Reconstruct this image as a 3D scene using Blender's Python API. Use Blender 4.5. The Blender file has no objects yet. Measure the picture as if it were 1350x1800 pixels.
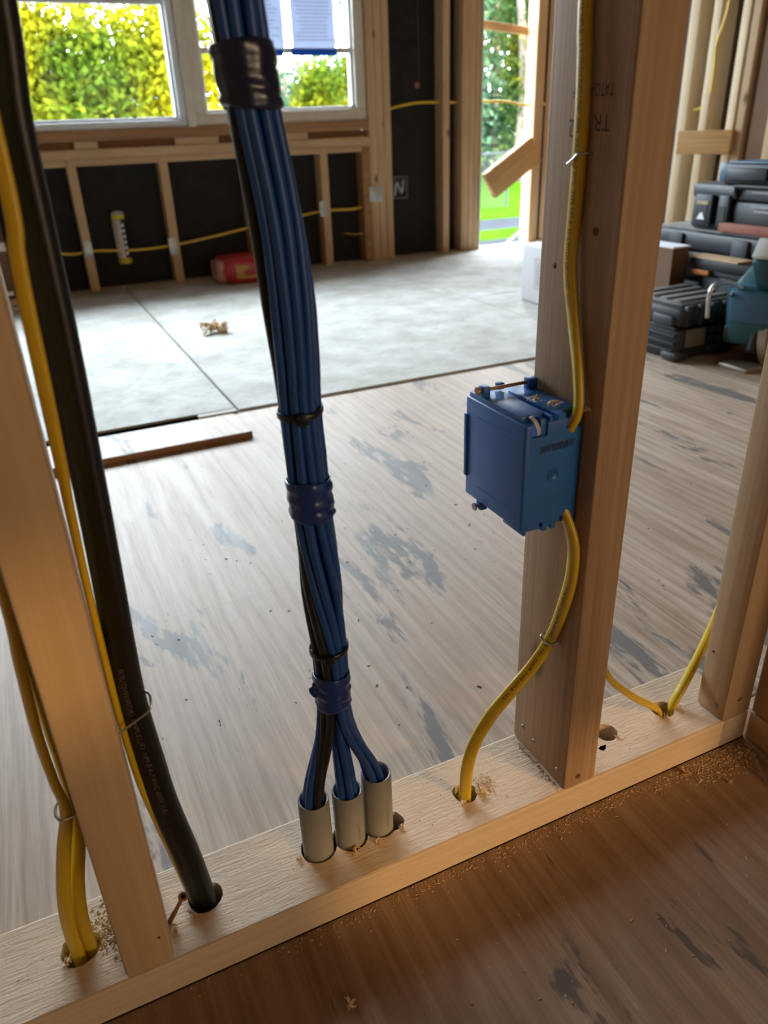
import bpy, bmesh, math, random
import numpy as np
from mathutils import Vector, Matrix
random.seed(7); rng = np.random.default_rng(7)
SC = bpy.context.scene
COL = SC.collection
V = Vector

# ------------------------------------------------------------------ camera
def setup_camera():
    pitch, roll, yaw = .472498261, -.0400371143, .41953605
    fwd = V((math.sin(yaw), math.cos(yaw), 0)); right = V((math.cos(yaw), -math.sin(yaw), 0)); up = V((0, 0, 1))
    f = fwd*math.cos(pitch) - up*math.sin(pitch); u = up*math.cos(pitch) + fwd*math.sin(pitch)
    r2 = right*math.cos(roll) + u*math.sin(roll); u2 = u*math.cos(roll) - right*math.sin(roll)
    cd = bpy.data.cameras.new('camera'); cam = bpy.data.objects.new('camera', cd); COL.objects.link(cam)
    m = Matrix((( r2.x, u2.x, -f.x, -.07955106), (r2.y, u2.y, -f.y, -.42139317), (r2.z, u2.z, -f.z, .62910415), (0, 0, 0, 1)))
    cam.matrix_world = m
    cd.sensor_fit = 'VERTICAL'; cd.sensor_height = 36; cd.sensor_width = 27
    cd.lens = 1328.614/1800*36
    cd.clip_start = .02; cd.clip_end = 300
    cd.dof.use_dof = True; cd.dof.focus_distance = .74; cd.dof.aperture_fstop = 7.0
    SC.camera = cam
setup_camera()

# ------------------------------------------------------------------ light
def setup_light():
    w = bpy.data.worlds.new('sky'); SC.world = w; w.use_nodes = True
    nt = w.node_tree; bg = nt.nodes['Background']
    bg.inputs['Color'].default_value = (.80, .90, 1.0, 1); bg.inputs['Strength'].default_value = 17.0
    sd = bpy.data.lights.new('sun', 'SUN'); sd.energy = 16; sd.color = (1, .86, .62); sd.angle = math.radians(1.2)
    s = bpy.data.objects.new('sun', sd); COL.objects.link(s)
    d = V((-.42, .80, -.42)).normalized()
    s.rotation_euler = d.to_track_quat('-Z', 'Y').to_euler(); s.location = (4, -8, 6)
    def area(name, loc, direction, sx, sy, energy, color, portal=False):
        a = bpy.data.lights.new(name, 'AREA'); a.shape = 'RECTANGLE'; a.size = sx; a.size_y = sy
        a.energy = energy; a.color = color
        if portal: a.cycles.is_portal = True
        o = bpy.data.objects.new(name, a); COL.objects.link(o); o.location = loc
        o.rotation_euler = V(direction).to_track_quat('-Z', 'Y').to_euler()
    # sky portals in the far window and door openings
    area('portal_window_left', (-.09, 3.47, 1.22), (0, -1, 0), 1.62, 1.1, 1, (1, 1, 1), True)
    area('portal_window_right', (1.17, 3.47, 1.22), (0, -1, 0), .86, 1.1, 1, (1, 1, 1), True)
    area('portal_door', (2.37, 3.47, 1.05), (0, -1, 0), .34, 2.1, 1, (1, 1, 1), True)
    # added warm fill lamp inside the rear room, standing in for evening light
    area('rear_warm_fill', (.85, -2.95, .85), (-.18, 1, -.06), 1.5, .9, 21, (1, .72, .44))
setup_light()
SC.view_settings.view_transform = 'Standard'; SC.view_settings.look = 'None'
SC.view_settings.exposure = 0.8; SC.view_settings.gamma = 1; SC.view_settings.use_curve_mapping = False

# ------------------------------------------------------------------ materials
def new_mat(name):
    m = bpy.data.materials.new(name); m.use_nodes = True
    nt = m.node_tree; b = nt.nodes['Principled BSDF']
    return m, nt, b
def N(nt, t, **kw):
    n = nt.nodes.new(t)
    for k, v in kw.items(): setattr(n, k, v)
    return n
def L(nt, a, b): nt.links.new(a, b)
def ramp(nt, fac, stops):
    r = N(nt, 'ShaderNodeValToRGB'); e = r.color_ramp.elements
    while len(e) < len(stops): e.new(.5)
    for i, (p, c) in enumerate(stops):
        e[i].position = p; e[i].color = (*c, 1) if len(c) == 3 else c
    L(nt, fac, r.inputs['Fac']); return r.outputs['Color']
def mixc(nt, fac, a, b, mode='MIX'):
    m = N(nt, 'ShaderNodeMix', data_type='RGBA', blend_type=mode)
    if isinstance(fac, (int, float)): m.inputs[0].default_value = fac
    else: L(nt, fac, m.inputs[0])
    for s, x in ((m.inputs[6], a), (m.inputs[7], b)):
        if isinstance(x, tuple): s.default_value = (*x, 1)
        else: L(nt, x, s)
    return m.outputs[2]
def noise(nt, vec, scale, detail=4, rough=.55, dist=0):
    n = N(nt, 'ShaderNodeTexNoise'); n.inputs['Scale'].default_value = scale; n.inputs['Detail'].default_value = detail
    n.inputs['Roughness'].default_value = rough; n.inputs['Distortion'].default_value = dist
    L(nt, vec, n.inputs['Vector']); return n.outputs['Fac']
def mapping(nt, vec, scale=(1, 1, 1), loc=(0, 0, 0)):
    m = N(nt, 'ShaderNodeMapping'); m.inputs['Scale'].default_value = scale; m.inputs['Location'].default_value = loc
    L(nt, vec, m.inputs['Vector']); return m.outputs['Vector']
def objvec(nt, rand=True):
    tc = N(nt, 'ShaderNodeTexCoord')
    if not rand: return tc.outputs['Object']
    oi = N(nt, 'ShaderNodeObjectInfo'); mu = N(nt, 'ShaderNodeMath', operation='MULTIPLY'); mu.inputs[1].default_value = 37.0
    L(nt, oi.outputs['Random'], mu.inputs[0])
    ad = N(nt, 'ShaderNodeVectorMath', operation='ADD'); L(nt, tc.outputs['Object'], ad.inputs[0]); L(nt, mu.outputs[0], ad.inputs[1])
    return ad.outputs[0]
def bump(nt, b, h, strength=.3, dist=.002):
    n = N(nt, 'ShaderNodeBump'); n.inputs['Strength'].default_value = strength; n.inputs['Distance'].default_value = dist
    L(nt, h, n.inputs['Height']); L(nt, n.outputs[0], b.inputs['Normal'])
def plain(name, col, rough=.5, metal=0, var=.15, scale=40, spec=.5, bstr=0, **kw):
    m, nt, b = new_mat(name)
    v = objvec(nt); f = noise(nt, v, scale)
    dark = tuple(c*(1-var) for c in col); light = tuple(min(1, c*(1+var)) for c in col)
    L(nt, ramp(nt, f, [(.3, dark), (.7, light)]), b.inputs['Base Color'])
    b.inputs['Roughness'].default_value = rough; b.inputs['Metallic'].default_value = metal
    b.inputs['Specular IOR Level'].default_value = spec
    for k, x in kw.items(): b.inputs[k].default_value = x
    if bstr: bump(nt, b, noise(nt, v, scale*6), bstr, .001)
    return m
def wood(name, axis, light, dark, rough=.62, fine=1.0, bstr=.25, knots=True, fuzz=0):
    m, nt, b = new_mat(name)
    v = objvec(nt)
    def sc(a, c):
        s = [c, c, c]; s[axis] = a; return tuple(s)
    vs = mapping(nt, v, sc(1.1, 9*fine))
    wob = noise(nt, mapping(nt, v, sc(2.0, 5)), 2.0, 2)
    rings = noise(nt, mapping(nt, v, sc(.55, 34*fine)), 1.0, 3, .55, .35)
    streak = noise(nt, mapping(nt, v, sc(4, 160*fine)), 1.0, 3, .6)
    c1 = ramp(nt, rings, [(.36, light), (.52, tuple(l*.88+d*.12 for l, d in zip(light, dark))), (.66, tuple(l*.45+d*.55 for l, d in zip(light, dark)))])
    c2 = mixc(nt, ramp(nt, streak, [(.35, (0, 0, 0)), (.75, (1, 1, 1))]), c1, tuple(d*.9 for d in dark))
    mm = mixc(nt, .75 if fine > 1 else .5, c1, c2)
    blot = noise(nt, mapping(nt, v, sc(3, 9)), 1.3, 3)
    mm = mixc(nt, ramp(nt, blot, [(.3, (.0, .0, .0)), (.8, (.45, .45, .45))]), mm, tuple(d*.85 for d in dark))
    if knots:
        vo = N(nt, 'ShaderNodeTexVoronoi'); vo.inputs['Scale'].default_value = 1.0
        L(nt, mapping(nt, v, sc(4.5, 9)), vo.inputs['Vector'])
        kf = ramp(nt, vo.outputs['Distance'], [(.05, (1, 1, 1)), (.12, (0, 0, 0))])
        mm = mixc(nt, kf, mm, tuple(d*.35 for d in dark))
    L(nt, mm, b.inputs['Base Color']); b.inputs['Roughness'].default_value = rough
    b.inputs['Specular IOR Level'].default_value = .35
    if fuzz:
        h = noise(nt, mapping(nt, v, sc(60, 420)), 1.0, 4, .65, .6)
        bump(nt, b, h, fuzz, .0012)
    else: bump(nt, b, streak, bstr, .0006)
    return m
PINE_L, PINE_D = (.60, .42, .25), (.43, .275, .145)
WX = wood('pine_along_x', 0, PINE_L, PINE_D); WY = wood('pine_along_y', 1, PINE_L, PINE_D); WZ = wood('pine_along_z', 2, PINE_L, PINE_D)
FIR_Z = wood('fir_stud', 2, (.50, .335, .205), (.31, .185, .10), fine=1.5)
PLATE_X = wood('rough_pine_plate', 0, (.72, .57, .42), (.56, .42, .29), rough=.7, fuzz=.85, knots=False)
OLD_X = wood('old_fir_along_x', 0, (.42, .23, .11), (.23, .11, .05))
BOARD = wood('board_orange', 0, (.62, .38, .16), (.40, .21, .08))

def floor_ply(name='weathered_plywood', tint=None):
    m, nt, b = new_mat(name)
    tc = N(nt, 'ShaderNodeTexCoord'); v = tc.outputs['Object']
    fine = noise(nt, mapping(nt, v, (260, 9, 1)), 1.0, 4, .6)
    mid = noise(nt, mapping(nt, v, (34, 2.6, 1)), 1.0, 4, .6, .8)
    w = N(nt, 'ShaderNodeTexWave', wave_type='BANDS', bands_direction='X')
    w.inputs['Scale'].default_value = 9; w.inputs['Distortion'].default_value = 9; w.inputs['Detail'].default_value = 3; w.inputs['Detail Scale'].default_value = .5
    L(nt, mapping(nt, v, (1.6, .22, 1)), w.inputs['Vector'])
    base = ramp(nt, mid, [(.28, (.38, .275, .195)), (.5, (.52, .405, .31)), (.72, (.62, .515, .42))])
    base = mixc(nt, ramp(nt, w.outputs['Fac'], [(.5, (0, 0, 0)), (1, (.32, .32, .32))]), base, (.28, .17, .10))
    base = mixc(nt, ramp(nt, fine, [(.42, (0, 0, 0)), (.66, (.40, .40, .40))]), base, (.23, .145, .09))
    # veneer strips
    br = N(nt, 'ShaderNodeTexBrick'); br.inputs['Scale'].default_value = 1; br.inputs['Brick Width'].default_value = 1.18
    br.inputs['Row Height'].default_value = .27; br.inputs['Mortar Size'].default_value = .0008; br.offset = .37
    br.inputs['Color1'].default_value = (.30, .30, .30, 1); br.inputs['Color2'].default_value = (1, 1, 1, 1); br.inputs['Mortar'].default_value = (0, 0, 0, 1)
    mp = N(nt, 'ShaderNodeMapping'); mp.inputs['Rotation'].default_value = (0, 0, math.pi/2); mp.inputs['Location'].default_value = (.11, .06, 0); L(nt, v, mp.inputs['Vector']); L(nt, mp.outputs[0], br.inputs['Vector'])
    base = mixc(nt, ramp(nt, br.outputs['Color'], [(0, (.40, .40, .40)), (.3, (.20, .20, .20)), (1, (0, 0, 0))]), base, (.20, .125, .075))
    # grey weathered flakes where the face veneer is gone, long in the grain direction
    g = noise(nt, mapping(nt, v, (10, 2.4, 1), (3.2, 1.1, 0)), 1.0, 5, .62, .5)
    g2 = noise(nt, mapping(nt, v, (90, 14, 1)), 1.0, 4, .7)
    ad = N(nt, 'ShaderNodeMath', operation='MULTIPLY_ADD'); ad.inputs[1].default_value = .22; L(nt, g2, ad.inputs[0]); L(nt, g, ad.inputs[2])
    gf = ramp(nt, ad.outputs[0], [(.705, (0, 0, 0)), (.735, (1, 1, 1))])
    col = mixc(nt, gf, base, (.17, .155, .142))
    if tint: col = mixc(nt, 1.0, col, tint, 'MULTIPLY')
    L(nt, col, b.inputs['Base Color'])
    b.inputs['Specular IOR Level'].default_value = .42
    L(nt, ramp(nt, mid, [(.3, (.46, .46, .46)), (.75, (.62, .62, .62))]), b.inputs['Roughness'])
    bump(nt, b, fine, .22, .0008)
    return m
PLY = floor_ply(); PLY_BROWN = floor_ply('brown_tinted_plywood', (.62, .51, .42))  # same plywood tinted darker and browner for a near sheet
def floor_pale():
    m, nt, b = new_mat('pale_subfloor_sheet')
    v = objvec(nt)
    n1 = noise(nt, v, 7, 6, .65); n2 = noise(nt, mapping(nt, v, (28, 60, 1)), 1, 5, .7)
    c = ramp(nt, n1, [(.32, (.36, .345, .30)), (.52, (.48, .47, .43)), (.72, (.60, .595, .57))])
    c = mixc(nt, ramp(nt, n2, [(.55, (0, 0, 0)), (.72, (.75, .75, .75))]), c, (.25, .225, .175))
    L(nt, c, b.inputs['Base Color']); b.inputs['Roughness'].default_value = .75; b.inputs['Specular IOR Level'].default_value = .22
    bump(nt, b, n2, .15, .001); return m
PALE = floor_pale()
SHEATH = plain('black_sheathing', (.017, .015, .014), .75, var=.25, scale=15, spec=.25)
SHEATH_BROWN = plain('brown_sheathing', (.075, .040, .032), .7, var=.15, scale=12)
GAPDARK = plain('gap_shade_and_ink', (.0025, .0022, .002), 1.0, var=.1, spec=0)  # near-black for painted-in shade of gaps and recesses, and for ink
VINYL = plain('white_vinyl', (.62, .66, .70), .35, var=.03)
CREAM = plain('cream_paint', (.58, .53, .45), .45, var=.06, scale=20)
def translucent(name, col, f):
    m, nt, b = new_mat(name); v = objvec(nt); c = ramp(nt, noise(nt, v, 30), [(.3, tuple(x*.95 for x in col)), (.7, col)])
    L(nt, c, b.inputs['Base Color']); b.inputs['Roughness'].default_value = .8
    tr = N(nt, 'ShaderNodeBsdfTranslucent'); L(nt, c, tr.inputs['Color']); mx = N(nt, 'ShaderNodeMixShader'); mx.inputs[0].default_value = f
    L(nt, b.outputs[0], mx.inputs[1]); L(nt, tr.outputs[0], mx.inputs[2]); L(nt, mx.outputs[0], nt.nodes['Material Output'].inputs['Surface']); return m
PAPER = plain('paper', (.74, .76, .80), .8, var=.02)
THINPAPER = translucent('thin_paper', (.62, .68, .80), .30)
INK = plain('ink', (.012, .012, .012), .6, var=.05)
GREYINK = plain('grey_ink', (.30, .30, .32), .7, var=.05)
FAINT = plain('faint_print', (.135, .125, .11), .5, var=.05)
STAMP = plain('stamp_ink', (.085, .055, .040), .7, var=.2, scale=300)
BLUETAPE = translucent('painters_tape', (.01, .17, .75), .3)
CABLE_BLUE = plain('blue_cable_jacket', (.010, .068, .29), .42, var=.10, scale=30, spec=.45)
CABLE_BLACK = plain('black_cable_jacket', (.008, .008, .008), .42, var=.1)
POWER_BLACK = plain('black_power_jacket', (.0065, .0062, .006), .42, var=.1, scale=120, bstr=.1)
CABLE_YELLOW = plain('yellow_cable_jacket', (.63, .42, .018), .36, var=.06, scale=25)
TAPE_NAVY = plain('navy_tape', (.006, .034, .20), .30, var=.2, scale=60, spec=.6)
TAPE_DARK = plain('dark_navy_tape', (.008, .013, .050), .28, var=.2, scale=60, spec=.6)
TIE = plain('nylon_tie', (.007, .007, .007), .35, var=.1)
PVC = plain('grey_pvc', (.26, .255, .235), .45, var=.06, scale=30)
PVCPRINT = plain('pvc_print', (.17, .165, .15), .5, var=.05)
STEEL = plain('steel', (.55, .55, .56), .28, 1, var=.1)
NAILM = plain('nail_steel', (.28, .29, .31), .38, .9, var=.25, scale=200)
BRASSY = plain('bronze_screw', (.34, .19, .10), .38, .55, var=.15)
BOXBLUE = plain('blue_pvc_box', (.018, .135, .46), .40, var=.10, scale=25, spec=.5)
CLEAR = plain('clear_tab', (.55, .57, .56), .2, var=.05)
ZINC = plain('zinc_plate', (.42, .43, .42), .42, .6, var=.1)
SAWDUST = plain('sawdust', (.60, .42, .24), .9, var=.3, scale=300)
SHAVE = plain('wood_shaving', (.62, .44, .25), .8, var=.2, scale=80)
REDBAG = plain('red_plastic_bag', (.36, .018, .022), .35, var=.15, scale=12)
REDPALE = plain('torn_plastic', (.42, .22, .18), .35, var=.2, scale=20)
LABELY = plain('yellow_label', (.40, .25, .03), .6, var=.1)
CANPINK = plain('can_label', (.52, .43, .38), .45, var=.06)
CANYEL = plain('can_yellow', (.55, .42, .02), .4, var=.1)
WHITEBOX = plain('white_carton', (.52, .50, .51), .6, var=.03, scale=10)
TOOLBLK = plain('black_tool_plastic', (.006, .0065, .008), .5, var=.15, bstr=.1)
TOOLGREY = plain('grey_tool_plastic', (.022, .026, .033), .5, var=.12)
DUSTY = plain('dusty_case_top', (.16, .157, .15), .7, var=.35, scale=14)
TEAL = plain('teal_tool_plastic', (.010, .075, .095), .38, var=.12)
TEALBLUE = plain('blue_tool_plastic', (.035, .11, .19), .4, var=.12)
ALLOY = plain('cast_alloy', (.34, .30, .24), .4, .6, var=.15)
CARDBOARD = plain('cardboard', (.13, .062, .026), .75, var=.12, scale=8)
BRICKRED = plain('terracotta_strip', (.26, .085, .055), .7, var=.1)
ORANGE = plain('orange_plastic', (.48, .15, .02), .5, var=.1)
PLASTIC_CLEAR = plain('smoky_box_plastic', (.11, .10, .095), .35, var=.15)
BARK = plain('bark', (.13, .10, .075), .9, var=.35, scale=6)
GRASS = plain('lawn', (.020, .055, .003), 1.0, var=.3, scale=3, spec=0)
PATHM = plain('asphalt_path', (.021, .023, .027), 1.0, var=.1, scale=2, spec=0)
FENCEM = plain('fence_wire', (.030, .034, .040), .9, var=.05, spec=.05)
GALV = plain('galvanised', (.50, .53, .56), .5, .3, var=.05)
SIGNRED = plain('sign_red', (.55, .02, .04), .5, var=.05)
SIGNWHITE = plain('sign_white', (.8, .8, .8), .5, var=.02)
DRYCEIL = wood('ceiling_boards', 0, (.50, .33, .18), (.33, .19, .09), knots=False)
REARWALL = plain('warm_board_wall', (.46, .31, .17), .8, var=.15, scale=3)
def leafmat(name, c1, c2, c3):
    m, nt, b = new_mat(name)
    v = objvec(nt, False); f = noise(nt, v, .55, 3, .6); f2 = noise(nt, v, 9, 2)
    c = ramp(nt, f, [(.36, c1), (.5, c2), (.64, c3)])
    c = mixc(nt, ramp(nt, f2, [(.4, (0, 0, 0)), (.7, (.5, .5, .5))]), c, tuple(x*.55 for x in c2))
    L(nt, c, b.inputs['Base Color']); b.inputs['Roughness'].default_value = .8; b.inputs['Specular IOR Level'].default_value = .05
    tr = N(nt, 'ShaderNodeBsdfTranslucent'); L(nt, c, tr.inputs['Color'])
    mx = N(nt, 'ShaderNodeMixShader'); mx.inputs[0].default_value = .35
    out = nt.nodes['Material Output']; L(nt, b.outputs[0], mx.inputs[1]); L(nt, tr.outputs[0], mx.inputs[2]); L(nt, mx.outputs[0], out.inputs['Surface'])
    return m
LEAF_Y = leafmat('leaves_sun_yellow', (.030, .062, .005), (.155, .142, .003), (.29, .222, .001))  # yellow-green leaf colour with the yellow of sunlight put in
LEAF_G = leafmat('leaves_green', (.020, .044, .012), (.038, .070, .016), (.105, .100, .004))
LEAF_B = leafmat('leaves_cool_green', (.030, .062, .040), (.055, .105, .060), (.11, .15, .035))
def glassmat():
    m, nt, b = new_mat('window_glass')
    t = N(nt, 'ShaderNodeBsdfTransparent'); t.inputs[0].default_value = (.96, .98, .98, 1)
    g = N(nt, 'ShaderNodeBsdfGlossy'); g.inputs['Roughness'].default_value = .03
    fr = N(nt, 'ShaderNodeFresnel'); fr.inputs['IOR'].default_value = 1.12
    mx = N(nt, 'ShaderNodeMixShader'); L(nt, fr.outputs[0], mx.inputs[0]); L(nt, t.outputs[0], mx.inputs[1]); L(nt, g.outputs[0], mx.inputs[2])
    L(nt, mx.outputs[0], nt.nodes['Material Output'].inputs['Surface']); return m
GLASS = glassmat()

# ------------------------------------------------------------------ mesh helpers
class MB:
    def __init__(s): s.v = []; s.f = []
    def add(s, vs, fs):
        o = len(s.v); s.v.extend([tuple(x) for x in vs]); s.f.extend([tuple(i+o for i in f) for f in fs]); return s
    def box(s, lo, hi, bev=0, seg=2):
        if bev <= 0:
            x0, y0, z0 = lo; x1, y1, z1 = hi
            return s.add([(x0, y0, z0), (x1, y0, z0), (x1, y1, z0), (x0, y1, z0), (x0, y0, z1), (x1, y0, z1), (x1, y1, z1), (x0, y1, z1)],
                         [(0, 3, 2, 1), (4, 5, 6, 7), (0, 1, 5, 4), (1, 2, 6, 5), (2, 3, 7, 6), (3, 0, 4, 7)])
        bm = bmesh.new(); bmesh.ops.create_cube(bm, size=1)
        c = [(a+b)/2 for a, b in zip(lo, hi)]; d = [b-a for a, b in zip(lo, hi)]
        for v in bm.verts: v.co = V((c[0]+v.co.x*d[0], c[1]+v.co.y*d[1], c[2]+v.co.z*d[2]))
        bmesh.ops.bevel(bm, geom=bm.edges[:], offset=min(bev, min(d)*.45), segments=seg, affect='EDGES', profile=.5)
        return s.bm(bm)
    def bm(s, bm):
        bm.verts.index_update()
        s.add([v.co[:] for v in bm.verts], [[v.index for v in f.verts] for f in bm.faces]); bm.free(); return s
    def xform(s, M):
        s.v = [tuple(M @ V(p)) for p in s.v]; return s
    def lathe(s, prof, base, axis=(0, 0, 1), n=20):
        ax = V(axis).normalized(); a = ax.orthogonal().normalized(); b = ax.cross(a); base = V(base)
        vs = []; fs = []
        for (r, h) in prof:
            for k in range(n):
                t = 2*math.pi*k/n; vs.append(base+ax*h+(a*math.cos(t)+b*math.sin(t))*r)
        for i in range(len(prof)-1):
            for k in range(n):
                k2 = (k+1) % n; fs.append((i*n+k, i*n+k2, (i+1)*n+k2, (i+1)*n+k))
        return s.add(vs, fs)
    def sphere(s, c, r, n=10, m=7):
        prof = [(r[0]*math.sin(math.pi*i/m) if 0 < i < m else 1e-5, 0) for i in range(m+1)]
        vs = []; fs = []
        for i in range(m+1):
            th = math.pi*i/m
            for k in range(n):
                p = 2*math.pi*k/n; vs.append((c[0]+r[0]*math.sin(th)*math.cos(p), c[1]+r[1]*math.sin(th)*math.sin(p), c[2]-r[2]*math.cos(th)))
        for i in range(m):
            for k in range(n):
                k2 = (k+1) % n; fs.append((i*n+k, i*n+k2, (i+1)*n+k2, (i+1)*n+k))
        return s.add(vs, fs)
    def sweep(s, pts, wide, a, b, nprof=12, power=2.0, caps=True, ridges=None):
        F = frames(pts, wide); n = nprof; vs = []; fs = []
        for i, (p, t, w, nn) in enumerate(F):
            aa = a(i/(len(F)-1)) if callable(a) else a; bb = b(i/(len(F)-1)) if callable(b) else b
            for k in range(n):
                th = 2*math.pi*k/n; c, sn = math.cos(th), math.sin(th)
                x = math.copysign(abs(c)**(2/power), c)*aa; y = math.copysign(abs(sn)**(2/power), sn)*bb
                if ridges: y *= ridges(x/aa)
                vs.append(p+w*x+nn*y)
        for i in range(len(F)-1):
            for k in range(n):
                k2 = (k+1) % n; fs.append((i*n+k, i*n+k2, (i+1)*n+k2, (i+1)*n+k))
        if caps:
            fs.append(tuple(range(n-1, -1, -1))); o = (len(F)-1)*n; fs.append(tuple(range(o, o+n)))
        return s.add(vs, fs)
def spline(pts, n):
    P = [np.array(p, float) for p in pts]; P = [2*P[0]-P[1]]+P+[2*P[-1]-P[-2]]; m = len(P)-3; out = []
    for j in range(n+1):
        u = j/n*m; i = min(int(u), m-1); t = u-i; p0, p1, p2, p3 = P[i:i+4]
        out.append(V(.5*((2*p1)+(-p0+p2)*t+(2*p0-5*p1+4*p2-p3)*t*t+(-p0+3*p1-3*p2+p3)*t**3)))
    return out
def frames(pts, wide):
    out = []; n = len(pts)
    for i, p in enumerate(pts):
        t = (pts[min(i+1, n-1)]-pts[max(i-1, 0)]).normalized()
        w = V(wide[i]) if isinstance(wide, list) else V(wide)
        w = (w-t*w.dot(t))
        w = w.normalized() if w.length > 1e-6 else t.orthogonal().normalized()
        out.append((V(p), t, w, t.cross(w)))
    return out
def tag(o, label=None, cat=None, group=None, kind=None):
    if label: o['label'] = label
    if cat: o['category'] = cat
    if group: o['group'] = group
    if kind: o['kind'] = kind
    return o
def wloc(o):
    l = V(o.location)
    while o.parent: o = o.parent; l = l+V(o.location)
    return l
def build(mb, name, mat, parent=None, smooth=False, origin=None, auto=False):
    vs = np.array(mb.v)
    if origin is None: origin = V(((vs[:, 0].min()+vs[:, 0].max())/2, (vs[:, 1].min()+vs[:, 1].max())/2, vs[:, 2].min()))
    origin = V(origin)
    me = bpy.data.meshes.new(name); me.from_pydata([tuple(V(p)-origin) for p in mb.v], [], mb.f); me.update()
    bm = bmesh.new(); bm.from_mesh(me); bmesh.ops.recalc_face_normals(bm, faces=bm.faces); bm.to_mesh(me); bm.free()
    if smooth:
        for p in me.polygons: p.use_smooth = True
    if auto:
        for p in me.polygons: p.use_smooth = True
        try: me.set_sharp_from_angle(angle=math.radians(40))
        except Exception: pass
    o = bpy.data.objects.new(name, me); COL.objects.link(o); me.materials.append(mat)
    o.location = origin if parent is None else origin-wloc(parent)
    if parent is not None: o.parent = parent
    return o
def empty(name, loc, parent=None):
    o = bpy.data.objects.new(name, None); COL.objects.link(o); o.location = loc; o.empty_display_size = .05
    if parent is not None: o.parent = parent; o.location = V(loc)-wloc(parent)
    return o
def beam(name, lo, hi, mat, parent=None, bev=.002, **kw):
    return build(MB().box(lo, hi, bev), name, mat, parent, auto=bev > 0)
def boolean_cut(o, cutters):
    for c in cutters:
        md = o.modifiers.new('cut', 'BOOLEAN'); md.operation = 'DIFFERENCE'; md.object = c; md.solver = 'EXACT'
    bpy.context.view_layer.update()
    dg = bpy.context.evaluated_depsgraph_get()
    me = bpy.data.meshes.new_from_object(o.evaluated_get(dg)); o.modifiers.clear(); old = o.data; o.data = me
    bpy.data.meshes.remove(old)
    for c in cutters:
        m = c.data; bpy.data.objects.remove(c); bpy.data.meshes.remove(m)
def text_mesh(body, size, spacing=1.0):
    cu = bpy.data.curves.new('print', 'FONT'); cu.body = body; cu.size = size; cu.space_character = spacing; cu.resolution_u = 2
    cu.align_x = 'LEFT'; cu.align_y = 'CENTER'
    o = bpy.data.objects.new('print', cu); COL.objects.link(o); bpy.context.view_layer.update()
    me = o.to_mesh(); vs = [v.co.copy() for v in me.vertices]; fs = [tuple(p.vertices) for p in me.polygons]
    o.to_mesh_clear(); bpy.data.objects.remove(o); bpy.data.curves.remove(cu)
    return vs, fs
def flat_text(name, body, size, org, xdir, ydir, mat, parent, off=.0002, sx=1.0):
    vs, fs = text_mesh(body, size); xd = V(xdir).normalized()*sx; yd = V(ydir).normalized(); nn = xd.cross(yd).normalized()
    mb = MB().add([V(org)+xd*v.x+yd*v.y+nn*off for v in vs], fs)
    me = build(mb, name, mat, parent); return me
def path_text(name, body, size, F, s0, mat, parent, lift, side=1, vshift=0, rev=False):
    """lettering laid along a swept cable: F is the frame list"""
    vs, fs = text_mesh(body, size)
    P = [f[0] for f in F]; S = [0]
    for i in range(1, len(P)): S.append(S[-1]+(P[i]-P[i-1]).length)
    out = []
    for v in vs:
        s = s0+v.x if not rev else s0-v.x
        s = min(max(s, 0), S[-1]-1e-6); i = max(k for k in range(len(S)) if S[k] <= s); i = min(i, len(P)-2)
        t = (s-S[i])/(S[i+1]-S[i]); p, tt, w, n = F[i]; p2, t2, w2, n2 = F[i+1]
        pp = p.lerp(p2, t); ww = w.lerp(w2, t); nn = n.lerp(n2, t)
        yy = v.y+vshift
        out.append(pp+ww*(yy if not rev else -yy)*side+nn*side*lift(yy))
    return build(MB().add(out, fs), name, mat, parent)

# ================================================================== SETTING
H, D, W = .038, .089, .038
XL, XM, XR, XE = -.1282, .2903, .5012, .5411
YB, YS = 3.313, 3.402          # room face and sheathing plane of the far wall
XW = 2.62                      # room face of the far right wall
def structure(name, loc=(0, 0, 0)):
    return tag(empty(name, loc), kind='structure')

# floor: plywood sheets near, pale sheets towards the window wall
floor = structure('floor')
def sheet(lo, hi, mat, name, parent=floor, bev=.0015, origin=None):
    return build(MB().box(lo, hi, bev, 1), name, mat, parent, origin=origin)
sheet((-2.2, .045, -.02), (.640, 1.377, 0), PLY, 'plywood_sheet', origin=(0, 0, 0)); sheet((.6415, .045, -.02), (2.70, 1.377, 0), PLY, 'plywood_sheet', origin=(0, 0, 0))
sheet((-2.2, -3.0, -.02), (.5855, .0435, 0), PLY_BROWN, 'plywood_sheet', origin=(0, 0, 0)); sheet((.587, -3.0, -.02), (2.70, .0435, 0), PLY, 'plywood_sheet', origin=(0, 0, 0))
ps = [(-2.2, -.885), (-.880, .332), (.338, 1.507), (1.512, 2.70)]
for i, (a, b) in enumerate(ps):
    if i == 3:
        sheet((a, 1.384, -.012), (b, 2.222, .006), PALE, 'subfloor_sheet'); sheet((a, 2.227, -.012), (b, 3.40, .006), PALE, 'subfloor_sheet')
    else: sheet((a, 1.384 if i > 1 else 1.402, -.012), (b, 3.40, .006), PALE, 'subfloor_sheet')
build(MB().box((-2.2, -3.0, -.06), (2.70, 3.42, -.021)), 'underlay', GAPDARK, floor)
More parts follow.
